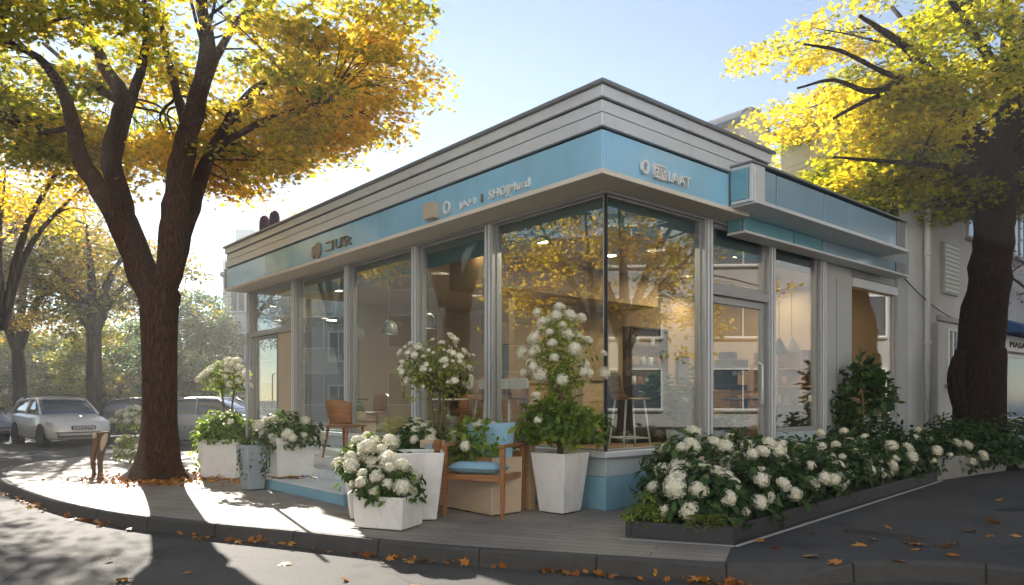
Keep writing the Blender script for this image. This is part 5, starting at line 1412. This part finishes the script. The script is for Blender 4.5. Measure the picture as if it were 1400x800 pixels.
# carved wooden post on the pavement
o = empty('carved_post', (-6.75, 11.85, 0), rad(20), 'small dark carved driftwood post on the sunny pavement before the silver car', 'carved post')
def blob(name, rings, m, n=16, seed=0):
    rg = random.Random(seed); v = []; f = []
    for (cx, cy, z, rx, ry) in rings:
        for k in range(n):
            a = 2 * PI * k / n; q = 1 + .10 * math.sin(3 * a + 9 * z) + .05 * rg.uniform(-1, 1)
            v.append((cx + rx * q * math.cos(a), cy + ry * q * math.sin(a), z))
    for i in range(len(rings) - 1):
        for k in range(n): k2 = (k + 1) % n; f.append((i * n + k, i * n + k2, (i + 1) * n + k2, (i + 1) * n + k))
    f.append(tuple((len(rings) - 1) * n + k for k in range(n)))
    mb = MB(); mb.add(v, f); return mb.build(name, m, o, True)
blob('shaft', [tuple(q) for q in spline([(.035, 0, 0, .05, .055), (.035, 0, .05, .036, .04), (.03, 0, .2, .04, .045), (.045, 0, .36, .055, .05), (.065, 0, .52, .075, .05), (.085, 0, .64, .085, .05), (.10, 0, .70, .07, .04), (.11, 0, .715, .02, .015)], 4)], M['carved'], seed=2)
blob('shaft', [tuple(q) for q in spline([(-.06, 0, 0, .042, .05), (-.058, 0, .06, .028, .032), (-.07, -.01, .22, .038, .04), (-.055, -.01, .38, .042, .045), (-.02, -.01, .54, .05, .045), (-.015, 0, .66, .055, .04), (-.01, 0, .70, .02, .015)], 4)], M['carved_red'], seed=3)
blob('panel', [tuple(q) for q in spline([(.06, -.045, .40, .015, .012), (.085, -.05, .50, .04, .015), (.11, -.05, .62, .045, .015), (.13, -.045, .69, .015, .01)], 4)], M['planter_tan'], seed=5)
blob('knob', [tuple(q) for q in spline([(-.04, -.04, .60, .01, .01), (-.04, -.04, .62, .03, .03), (-.04, -.04, .65, .036, .036), (-.04, -.04, .68, .028, .028), (-.04, -.04, .695, .005, .005)], 3)], M['cream'], seed=4)

# ------------------------------------------------------------------ fallen leaves
rng = np.random.default_rng(251)
P = []
ks = [np.array(p) for p in KERB[22:70]]
for i in range(340):
    j = int(rng.integers(0, len(ks) - 1)); q = ks[j] + (ks[j + 1] - ks[j]) * rng.random()
    if rng.random() > .35 + .65 * (math.sin(j * .9) > .2): continue
    t = ks[j + 1] - ks[j]; nn = np.array((t[1], -t[0])) / np.linalg.norm(t)
    q = q + nn * (.03 + abs(rng.normal()) * .05); P.append((q[0], q[1], ROAD_Z + .012 + .02 * rng.random()))
P = np.array(P); Nn = rng.normal(size=P.shape) * .45 + np.array((0, 0, 1))
o = leaf_mesh('leaf_litter', P, Nn, .075 * rng.uniform(.6, 1.3, len(P)), M['leaf_fallen'], None, 'maple', rng.random(len(P)), None, rng)
o.name = 'gutter_leaf_litter'; o['kind'] = 'stuff'; o['label'] = 'drift of orange leaves lying in the gutter along the kerb'
a = rng.uniform(0, 2 * PI, 1500); r = .42 + np.abs(rng.normal(size=1500)) * .42
P = np.stack([-5.38 + r * np.cos(a) * 1.15, 11.35 + r * np.sin(a), .008 + .03 * rng.random(1500)], 1)
o = leaf_mesh('tree_leaf_litter', P, rng.normal(size=P.shape) * .45 + np.array((0, 0, 1)), .06 * rng.uniform(.6, 1.3, len(P)), M['leaf_fallen'], None, 'maple', rng.random(len(P)), None, rng)
o['kind'] = 'stuff'; o['label'] = 'rusty leaf litter round the foot of the big street tree'
a = rng.uniform(0, 2 * PI, 130); r = np.abs(rng.normal(size=130)) * .13
P = np.stack([-3.05 + r * np.cos(a) * 1.3, 10.02 + r * np.sin(a) * .6, .156 + .015 * rng.random(130)], 1)
o = leaf_mesh('step_leaf_litter', P, rng.normal(size=P.shape) * .4 + np.array((0, 0, 1)), .045, M['leaf_fallen'], None, 'maple', rng.random(130), None, rng)
o['kind'] = 'stuff'; o['label'] = 'dry leaf litter at the foot of the planter on the lowest step'
LM = [leaf_mesh('fallen_leaf', np.zeros((1, 3)), np.array([[.15 * k - .2, .1, 1]]), .085 + .012 * k, M['leaf_fallen'], None, 'maple', np.array([.2 + .2 * k]), None, np.random.default_rng(k)) for k in range(4)]
LMm = [o.data for o in LM]
for o in LM: bpy.data.objects.remove(o)
def fallen(x, y, z, label, group, s=1.0):
    o = bpy.data.objects.new('fallen_leaf', LMm[int(rng.integers(4))]); COL.objects.link(o)
    o.location = (x, y, z + .012); o.rotation_euler = (rng.normal() * .2, rng.normal() * .2, rng.uniform(0, 6.28)); sc = s * rng.uniform(.75, 1.25); o.scale = (sc, sc, sc)
    tag(o, label, 'leaf', group)
for (u, v) in ((1045, 740), (1108, 730), (1100, 763), (1152, 727), (1180, 745), (1192, 738), (1220, 725), (1237, 742), (1243, 745), (1252, 742), (1258, 753), (1275, 746), (1285, 748), (1313, 746), (1320, 728), (1352, 714), (1356, 733), (1365, 686), (1392, 733), (1220, 768), (1298, 762), (1150, 772), (1060, 752)):
    d = 1.25 * 994 / (v - 545.); fallen((u - 700) / 994. * d, d, 0, 'small orange leaf lying on the shaded dark footpath right of the flower bed', 'fallen leaves on the dark footpath', 1.15)
for (x, y) in ((-3.4, 6.2), (-2.55, 5.75), (-1.85, 6.1), (-1.25, 5.5), (-.65, 5.35), (-.1, 5.2), (.5, 5.1), (.95, 4.95), (-2.1, 5.2), (-3.0, 5.5)):
    fallen(x, y, ROAD_Z, 'small orange leaf lying loose on the road in front of the kerb', 'fallen leaves on the road')

# ------------------------------------------------------------------ cars
def loft(rings, closed=True):
    n = len(rings[0]); v = [p for r in rings for p in r]; f = []
    for i in range(len(rings) - 1):
        for k in range(n):
            k2 = (k + 1) % n
            f.append((i * n + k, (i + 1) * n + k, (i + 1) * n + k2, i * n + k2))
    f.append(tuple(range(n))); f.append(tuple((len(rings) - 1) * n + k for k in range(n - 1, -1, -1)))
    return v, f


def car(loc, rz, paint, label, plate=None, detail=True, group='cars parked along the street'):
    o = empty('parked_car', loc, rz, label, 'car', group)
    P_ = M[paint]
    st = [(-2.10, .70, .36, .80), (-2.06, .78, .28, .92), (-1.85, .84, .22, .97), (-1.2, .86, .19, .98), (-.4, .865, .19, .97), (.4, .865, .19, .955), (.85, .86, .19, .94), (1.1, .855, .19, .90), (1.5, .84, .2, .85), (1.85, .80, .22, .77), (2.03, .72, .25, .68), (2.10, .60, .30, .60)]
    rings = []
    for x, hw, zb, zt in st:
        zm = zb + (zt - zb) * .55
        half = [(0, zb), (hw * .86, zb), (hw * .97, zb + .09), (hw, zm), (hw * .975, zt - .13), (hw * .92, zt - .035), (hw * .78, zt), (0, zt + .025)]
        rings.append([(x, y, z) for y, z in half] + [(x, -y, z) for y, z in half[-2:0:-1]])
    v, f = loft(rings); mb = MB(); mb.add(v, f); body = mb.build('body', P_, o, True)
    # glasshouse
    sec = [(-2.0, .74, .95), (-1.55, .64, 1.33), (-1.0, .61, 1.415), (-.3, .61, 1.43), (.10, .60, 1.40), (.5, .66, 1.20), (.92, .74, .93)]
    rings = []
    for x, hw, z in sec:
        b = .93
        half = [(0, b - .05), (.775, b - .05), (.775, b), (hw + (.775 - hw) * .5, b + (z - b) * .5), (hw, z - .02), (hw * .8, z), (0, z + .015)]
        rings.append([(x, y, zz) for y, zz in half] + [(x, -y, zz) for y, zz in half[-2:0:-1]])
    v, f = loft(rings); mb = MB(); mb.add(v, f); gl = mb.build('window', M['car_glass'], o, True)
    mb = MB()
    v = []; xs = [-1.6, -1.3, -.8, -.3, .1, .16]; zz = [1.325, 1.39, 1.44, 1.452, 1.425, 1.405]
    rows = []
    for x, z in zip(xs, zz):
        rows.append([(x, y * .655, z - .05 * abs(y) ** 4) for y in (-1, -.8, -.4, 0, .4, .8, 1)])
    v, f = [], []
    for r_ in rows: v += r_
    m_ = len(v); v += [(p[0], p[1], p[2] - .03) for p in v]
    for i in range(len(rows) - 1):
        for k in range(6):
            a = i * 7 + k; f += [(a, a + 7, a + 8, a + 1), (m_ + a, m_ + a + 1, m_ + a + 8, m_ + a + 7)]
    for i in range(len(rows) - 1): a = i * 7; f += [(a, m_ + a, m_ + a + 7, a + 7), (a + 6, a + 13, m_ + a + 13, m_ + a + 6)]
    for k in range(6): a = k; b = (len(rows) - 1) * 7 + k; f += [(a, a + 1, m_ + a + 1, m_ + a), (b, m_ + b, m_ + b + 1, b + 1)]
    mb.add(v, f); mb.build('roof', P_, o, True)
    for sy in (-1, 1):
        mb = MB()
        mb.tube([(.93, sy * .765, .93), (.5, sy * .70, 1.19), (.12, sy * .635, 1.40)], [.035, .03, .03], 8); mb.build('pillar', P_, o, True); mb = MB()
        mb.tube([(-.42, sy * .79, .94), (-.42, sy * .72, 1.2), (-.45, sy * .635, 1.42)], .03, 8); mb.build('pillar', P_, o, True); mb = MB()
        mb.tube([(-2.0, sy * .75, .94), (-1.62, sy * .675, 1.30), (-1.4, sy * .63, 1.39)], [.05, .05, .04], 8)
        mb.build('pillar', P_, o, True)
        mb = MB()
        mb.add([(.72, sy * .82, .97), (.82, sy * .82, .97), (.80, sy * .98, .96), (.70, sy * 1.0, .96), (.72, sy * .82, 1.08), (.80, sy * .82, 1.06), (.78, sy * .98, 1.09), (.70, sy * 1.0, 1.10)], [(0, 1, 2, 3), (4, 7, 6, 5), (0, 4, 5, 1), (1, 5, 6, 2), (2, 6, 7, 3), (3, 7, 4, 0)])
        mb.build('mirror', M['plastic'], o, bevel=.02)
        for x in (-1.28, 1.27):
            mb = MB(); mb.lathe([(.365, -.02), (.365, .0)], 26, (x, sy * .868, .31), axis='y'); mb.build('wheel_arch', M['rubber'], o)
            mb = MB(); y0 = sy * .725
            mb.lathe([(.20, -.1), (.28, -.1), (.305, -.07), (.31, 0), (.305, .07), (.28, .1), (.20, .1)], 28, (x, y0 + sy * .035, .17), axis='y'); w = mb.build('wheel', M['rubber'], o, True)
            w.location.z = .0
            for q in w.data.vertices: q.co.z += .0
            mb = MB(); mb.lathe([(0, .03), (.05, .05), (.16, .035), (.185, .085), (.17, .095)], 20, (x, y0 + sy * .035 if sy > 0 else y0 - .035 - .13, .17), axis='y'); mb.build('rim', M['metal_dark'], w, True)
        if detail:
            mb = MB(); pts = [(1.98, .36), (2.03, .55), (1.99, .66), (1.86, .75), (1.66, .80), (1.80, .70)]
            bot = [(1.93, sy * .30, .60), (2.065, sy * .34, .56), (2.05, sy * .58, .565), (1.96, sy * .755, .585), (1.72, sy * .842, .62)]
            top = [(1.93, sy * .30, .69), (2.05, sy * .36, .655), (2.00, sy * .60, .685), (1.88, sy * .775, .715), (1.62, sy * .845, .74)]
            if sy < 0: bot, top = bot[::-1], top[::-1]
            mb.hexa(bot, top); mb.build('headlight', M['headlight'], o, bevel=.012)
            mb = MB(); mb.lathe([(.06, -.02), (.06, .02)], 14, (0, 0, 0)); 
            for i, q in enumerate(mb.v): mb.v[i] = (2.055 + q[2], sy * .60 + q[0], .39 + q[1])
            mb.build('fog_lamp', M['plastic'], o)
    mb = MB(); mb.box(2.05, 2.125, -.32, .32, .50, .62); mb.build('grille', M['plastic'], o, bevel=.03)
    mb = MB(); mb.box(1.95, 2.11, -.66, .66, .29, .355); mb.box(2.03, 2.13, -.70, .70, .41, .445); mb.build('bumper', M['plastic'], o, bevel=.02)
    if plate:
        mb = MB(); mb.box(2.127, 2.137, -.27, .27, .485, .60); pl = mb.build('number_plate', M['plate'], o, bevel=.004)
        put_text('plate_lettering', plate, .115, .002, Matrix(((0, 0, 1, 2.1395), (1, 0, 0, -.235), (0, 1, 0, .502), (0, 0, 0, 1))), M['print_dark'], pl, .47)
        mb = MB(); mb.box(-.25, .25, -.5, .5, 1.462, 1.50); mb.build('roof_bar', M['plastic'], o, bevel=.015)
    return o


def car_at(x, y, heading, *a, **k): return car((x, y, ROAD_Z), heading, *a, **k)
h = math.atan2(-.67, .74)
car_at(-12.25 - 2.1 * math.cos(h), 20.8 - 2.1 * math.sin(h), h, 'car_silver', 'silver hatchback with a grey number plate parked facing the corner', plate='GI9I6')
car_at(-13.9, 28.6, rad(8), 'car_blue', 'dark blue car parked behind the white shrub')
car_at(-8.6, 21.6, rad(-4), 'car_white', 'pale car half hidden behind the planters beside the street tree')
car_at(-18.6, 24.6, h + rad(6), 'car_white', 'pale car cut off at the picture edge beside the silver hatchback')
car_at(-21.0, 36.0, rad(5), 'car_white', 'pale car far back between silver hatchback and dark blue car')

# ------------------------------------------------------------------ buildings behind
def bpart(parent, name, boxes, m, bevel=0.0):
    mb = MB()
    for b in boxes: mb.box(*b)
    return mb.build(name, m, parent, bevel=bevel)


def bwin(parent, axis, a, b, z0, z1, off, glass='glass_far', fw=.05, sill=True, bars=1, d=1):
    """window proud of a wall: axis 'x' -> wall plane at y=off facing -y (d=1); axis 'y' -> wall plane at x=off facing -x"""
    def bx(p0, p1, q0, q1, za, zb): return (p0, p1, off - q1, off - q0, za, zb) if axis == 'x' else (off - q1, off - q0, p0, p1, za, zb)
    fb = [bx(a, a + fw, 0.001, .05, z0, z1), bx(b - fw, b, .001, .05, z0, z1), bx(a + fw, b - fw, .001, .05, z1 - fw, z1), bx(a + fw, b - fw, .001, .05, z0, z0 + fw)]
    for k in range(bars):
        c = a + (b - a) * (k + 1) / (bars + 1); fb.append(bx(c - fw * .4, c + fw * .4, .003, .045, z0 + fw, z1 - fw))
    w = bpart(parent, 'window', fb, M['white'], .004)
    bpart(w, 'pane', [bx(a + fw, b - fw, .004, .015, z0 + fw, z1 - fw)], M['car_glass'] if glass == 'dark' else M[glass])
    if sill: bpart(w, 'sill', [bx(a - .08, b + .08, .001, .12, z0 - .07, z0 - .005)], M['render_grey'], .006)
    return w


wh = empty('white_house', (CX0, CY0, 0), ANG, 'white rendered town house right of the cafe with drainpipe and shop front', 'building')
bpart(wh, 'wall', [(8.52, 24.0, 0.05, 2.6, 0, 6.8)], M['render_white'])
bpart(wh, 'rear_wing', [(8.52, 24.0, 2.602, 9, 0, 4.6)], M['render_beige'])
bpart(wh, 'cornice', [(9.95, 24.0, -.03, .048, 2.82, 2.93), (8.50, 24.05, -.06, .048, 6.5, 6.7)], M['render_grey'], .015)
bpart(wh, 'roof', [(8.4, 24.2, -.15, 2.75, 6.802, 7.0)], M['roof_slate'], .02)
bpart(wh, 'pilaster', [(9.42, 9.78, -.05, .048, 0, 2.75)], M['render_grey'], .01)
mb = MB(); mb.tube([(9.2, -.06, .02), (9.2, -.06, 5.9), (9.22, -.10, 6.2), (9.22, -.12, 6.78)], .055, 12)
for z in (.6, 2.3, 4.0, 5.6): mb.tube([(9.2, -.06, z), (9.2, -.06, z + .06)], .072, 12)
mb.build('drainpipe', M['white'], wh, True)
bwin(wh, 'x', 10.5, 11.08, 1.55, 2.70, .05, 'dark')
bwin(wh, 'x', 11.7, 12.75, 4.75, 6.15, .05, 'dark')
bwin(wh, 'x', 15.0, 16.0, 4.75, 6.15, .05, 'dark')
sh = bpart(wh, 'shutter', [(10.2, 11.06, -.02, .048, 3.4, 4.45)], M['wall_grey'], .005)
bpart(sh, 'louvre', [(10.24, 11.02, -.035, -.021, 3.45 + .09 * k, 3.50 + .09 * k) for k in range(11)], M['white'], .004)
mb = MB()
w = bwin(wh, 'y', .15, .62, 4.55, 5.75, 8.52, 'dark', bars=1)
w = bwin(wh, 'y', 1.35, 1.85, 4.75, 5.75, 8.52, 'dark', bars=1)
aw = empty('shop_sign', (CX0, CY0, 0), ANG, 'white shop sign board under a blue awning on the white house', 'sign')
mb = MB(); mb.box(13.5, 18.2, -.10, .04, 2.38, 2.76); mb.build('board', M['white'], aw, bevel=.01)
put_text('sign_lettering', 'MASAIO   GALA', .20, .008, frame_R(14.2, -.11, 2.48), M['print_dark'], aw, 3.4)
aw = empty('awning', (CX0, CY0, 0), ANG, 'blue fabric awning with a leaf filled top above the white shop sign', 'awning')
mb = MB(); mb.hexa([(13.45, -.55, 2.78), (18.3, -.55, 2.78), (18.3, .04, 2.79), (13.45, .04, 2.79)], [(13.45, -.55, 2.90), (18.3, -.55, 2.90), (18.3, .04, 3.16), (13.45, .04, 3.16)]); mb.build('canopy', M['blue_awning'], aw)
mb = MB(); mb.box(13.44, 18.31, -.565, -.552, 2.74, 2.87); mb.build('valance_or_reflection', M['blue_awning'], aw)
w = bpart(wh, 'window', [(14.35, 14.45, 0.0, .048, .7, 2.33), (16.9, 17.0, 0.0, .048, .7, 2.33), (14.45, 16.9, 0.0, .048, 2.25, 2.33), (14.45, 16.9, 0.0, .048, .7, .8)], M['white'])
bpart(w, 'pane', [(14.45, 16.9, .02, .03, .8, 2.25)], M['blue_glass'])
for k, (t, lab) in enumerate(((13.9, 'brown wicker chair nearer the big dark trunk'), (15.1, 'brown wicker chair before the blue window'))):
    o = empty('wicker_chair', W(t, -.9), ANG + rad(150 + 40 * k), lab, 'chair', 'wicker chairs before the blue window')
    mb = MB(); mb.lathe([(.26, .40), (.28, .44), (.26, .47), (0, .48)], 20); mb.build('seat', M['wicker'], o, True)
    v = []; f = []; n = 14
    for j in range(7):
        for i in range(n + 1):
            a = rad(-105 + 210 * i / n); z = .42 + .60 * j / 6 * (1 - .35 * (1 - math.cos(a)) * .5); r = .28 + .05 * j / 6
            v.append((r * math.sin(a), r * math.cos(a), z))
    m_ = len(v); v += [(p[0] * .92, p[1] * .92, p[2]) for p in v]
    for j in range(6):
        for i in range(n): a = j * (n + 1) + i; f += [(a, a + 1, a + n + 2, a + n + 1), (m_ + a, m_ + a + n + 1, m_ + a + n + 2, m_ + a + 1)]
    for i in range(n): a = 6 * (n + 1) + i; f.append((a, a + 1, m_ + a + 1, m_ + a))
    mb = MB(); mb.add(v, f); mb.build('backrest', M['wicker'], o, True)
    for sx in (-1, 1):
        for sy in (-1, 1): mb = MB(); mb.tube([(sx * .17, sy * .17, .41), (sx * .22, sy * .22, 0)], .016, 7); mb.build('leg', M['dark_wood'], o, True)
# cable from the cafe corner to the house
o = empty('overhead_cable', W(8.2, -.3, 3.6), 0, 'thin dark cable slung from the cafe wing to the white house', 'cable')
a = Vector(W(7.9, -.08, 3.50)) - Vector(o.location); b = Vector(W(13.0, .03, 2.98)) - Vector(o.location)
mb = MB(); mb.tube([tuple(a.lerp(b, k / 12) + Vector((0, 0, -.30 * 4 * (k / 12) * (1 - k / 12)))) for k in range(13)], .012, 6); mb.build('cable', M['dark'], o, True)
# beige tower with a round top behind the cafe
tw = empty('stair_tower', (6.95, 23.0, 0), rad(38), 'narrow beige tower block with rounded top behind the silver parapet', 'building')
mb = MB(); pts = [(-.75, 0), (.75, 0), (.75, 9.55)] + [(.75 * math.cos(PI * k / 10), 9.55 + .55 * math.sin(PI * k / 10)) for k in range(1, 10)] + [(-.75, 9.55)]
mb.hexa([(x, -.8, z) for x, z in pts], [(x, .8, z) for x, z in pts]); mb.build('wall', M['render_beige'], tw)
mb = MB(); q = [(.83 * math.cos(PI * k / 10), 9.55 + .63 * math.sin(PI * k / 10)) for k in range(11)] + [(.75 * math.cos(PI * k / 10), 9.552 + .552 * math.sin(PI * k / 10)) for k in range(10, -1, -1)]
mb.hexa([(x, -.86, z) for x, z in q], [(x, .86, z) for x, z in q]); mb.build('roof', M['roof_slate'], tw)
mb = MB(); mb.tube([(.7, 0, 9.3), (1.6, 0, 9.25)], .02, 6); mb.tube([(1.5, 0, 8.9), (1.5, 0, 9.6)], .02, 6); mb.build('aerial', M['dark'], tw)

# pale apartment house beyond the left end of the cafe
def block(name, x, y, w, d, h, rz, label, wm, floors, cols, group=None, glass='glass_far', bal=False):
    o = empty(name, (x, y, ROAD_Z), rz, label, 'building', group)
    bpart(o, 'wall', [(-w / 2, w / 2, 0, d, 0, h)], M[wm])
    bpart(o, 'roof', [(-w / 2 - .15, w / 2 + .15, -.15, d + .15, h + .002, h + .25)], M['roof_slate'], .02)
    fh = h / floors
    for f_ in range(floors):
        for c in range(cols):
            cw = w / cols; a = -w / 2 + cw * c + cw * .22; b = a + cw * .56; z0 = fh * f_ + fh * .28; z1 = fh * f_ + fh * .86
            bwin(o, 'x', a, b, z0, z1, 0, 'dark', .07)
        for c in range(max(2, int(d / 3))):
            cw = d / max(2, int(d / 3)); a = cw * c + cw * .25; b = a + cw * .5
            bwin(o, 'y', a, b, fh * f_ + fh * .28, fh * f_ + fh * .86, -w / 2, 'dark', .07)
        if bal and f_ > 0:
            bl = bpart(o, 'balcony', [(-w / 2 + .3, w / 2 - .3, -.9, -.13, fh * f_, fh * f_ + .12)], M['render_grey'])
            bpart(bl, 'railing', [(-w / 2 + .3, w / 2 - .3, -.9, -.87, fh * f_ + .13, fh * f_ + .9)], M['glass_far'])
    return o


block('apartment_house', -11.4, 41, 9.5, 8, 8.2, rad(4), 'pale stone apartment house showing past the left end of the cafe', 'render_white', 3, 6)
block('apartment_house', -8.2, 31.0, 3.2, 5, 4.6, rad(2), 'low grey house seen through the left end glass of the cafe', 'render_grey', 2, 2)
block('corner_building', -38, 47, 14, 10, 5.2, rad(-6), 'low pale building at the far left behind the parked cars', 'render_white', 2, 6)
tw = empty('glass_tower', (-31, 82, ROAD_Z), rad(10), 'faint pale green glass tower far beyond the left end of the roof', 'building')
bpart(tw, 'wall', [(-.2, 2.0, 0, 4, 0, 20.5), (-1.7, -.22, .5, 4, 0, 17.2)], M['sign_teal'])
bpart(tw, 'floor_edge', [(-.25, 2.05, -.05, -.001, .9 + 1.6 * k, 1.0 + 1.6 * k) for k in range(12)], M['white'])
mb = MB(); mb.tube([(2.1, 0, 20.5), (2.1, 0, 22.5)], .06, 6); mb.build('mast', M['metal'], tw)
# street fronts on the far sides, mirrored in the glass
block('offscreen_house', 25, 4, 34, 9, 9.5, rad(-95), 'grey street house beyond the right edge mirrored in the right glass', 'render_grey', 3, 7)
block('offscreen_house', -33, 3, 52, 9, 10.5, rad(92), 'pale street house across the road mirrored in the left glass', 'render_beige', 3, 9)

block('offscreen_house', 4, -8.5, 52, 8, 13.0, rad(180), 'long pale rendered street front added behind the viewer to bounce light', 'render_bounce', 3, 9)  # unseen front, added to bounce sunlight into the shaded side


# ------------------------------------------------------------------ daylight and camera
HAZE = 0.003
SUN_AZ = Vector((-0.472, 0.882)).normalized(); SUN_EL = rad(27)
sun = bpy.data.lights.new('sun', 'SUN'); sun.energy = 4.5; sun.angle = rad(0.5); sun.color = (1.0, 0.92, 0.80)
so = bpy.data.objects.new('sun', sun); COL.objects.link(so)
dirv = Vector((-SUN_AZ.x * math.cos(SUN_EL), -SUN_AZ.y * math.cos(SUN_EL), -math.sin(SUN_EL)))
so.rotation_mode = 'QUATERNION'; so.rotation_quaternion = dirv.to_track_quat('-Z', 'Y'); so.location = (-10, 20, 20)
w = bpy.data.worlds.new('World'); S.world = w; w.use_nodes = True
nt = w.node_tree; nt.nodes.clear()
sk = nt.nodes.new('ShaderNodeTexSky'); sk.sky_type = 'NISHITA'; sk.sun_disc = False
sk.sun_elevation = SUN_EL; sk.sun_rotation = math.atan2(SUN_AZ.x, SUN_AZ.y); sk.altitude = 50; sk.air_density = 1.0; sk.dust_density = 0.0; sk.ozone_density = 1.0
bg = nt.nodes.new('ShaderNodeBackground'); bg.inputs[1].default_value = 0.06
wo = nt.nodes.new('ShaderNodeOutputWorld')
nt.links.new(sk.outputs[0], bg.inputs[0]); nt.links.new(bg.outputs[0], wo.inputs[0])

# the hazy morning air: one closed box round the whole scene
hz, hnt, hout = new_mat('haze_air')
pv = hnt.nodes.new('ShaderNodeVolumePrincipled'); pv.inputs['Color'].default_value = (1.0, 0.975, 0.94, 1); pv.inputs['Density'].default_value = HAZE; pv.inputs['Anisotropy'].default_value = 0.4
hnt.links.new(pv.outputs[0], hout.inputs['Volume'])
if HAZE > 0:
    mb = MB(); mb.box(-75, 75, -25, 100, ROAD_Z - 1.0, 24.5); ho = mb.build('haze', hz); ho['kind'] = 'stuff'; ho['label'] = 'thin bright morning haze filling the street'

cam = bpy.data.cameras.new('camera'); co = bpy.data.objects.new('camera', cam); COL.objects.link(co)
co.location = (0, 0, 1.25); co.rotation_euler = (rad(90), 0, 0)
cam.sensor_width = 36; cam.lens = 36 * 994 / 1400; cam.shift_y = 145 / 1400; cam.clip_end = 2000; cam.clip_start = 0.05
S.camera = co
S.view_settings.view_transform = 'Standard'; S.view_settings.look = 'None'; S.view_settings.exposure = 1.6; S.view_settings.gamma = 1
S.view_settings.use_curve_mapping = False

S.render.engine = 'CYCLES'
cy = S.cycles
cy.use_denoising = True
try: cy.denoiser = 'OPENIMAGEDENOISE'; cy.denoising_input_passes = 'RGB_ALBEDO_NORMAL'; cy.denoising_prefilter = 'ACCURATE'
except Exception: pass
cy.max_bounces = 10; cy.diffuse_bounces = 4; cy.glossy_bounces = 4; cy.transmission_bounces = 8; cy.transparent_max_bounces = 24
cy.sample_clamp_indirect = 6.0; cy.caustics_reflective = False; cy.caustics_refractive = False
for o in list(bpy.data.objects):
    if o.users_collection == (): bpy.data.objects.remove(o)
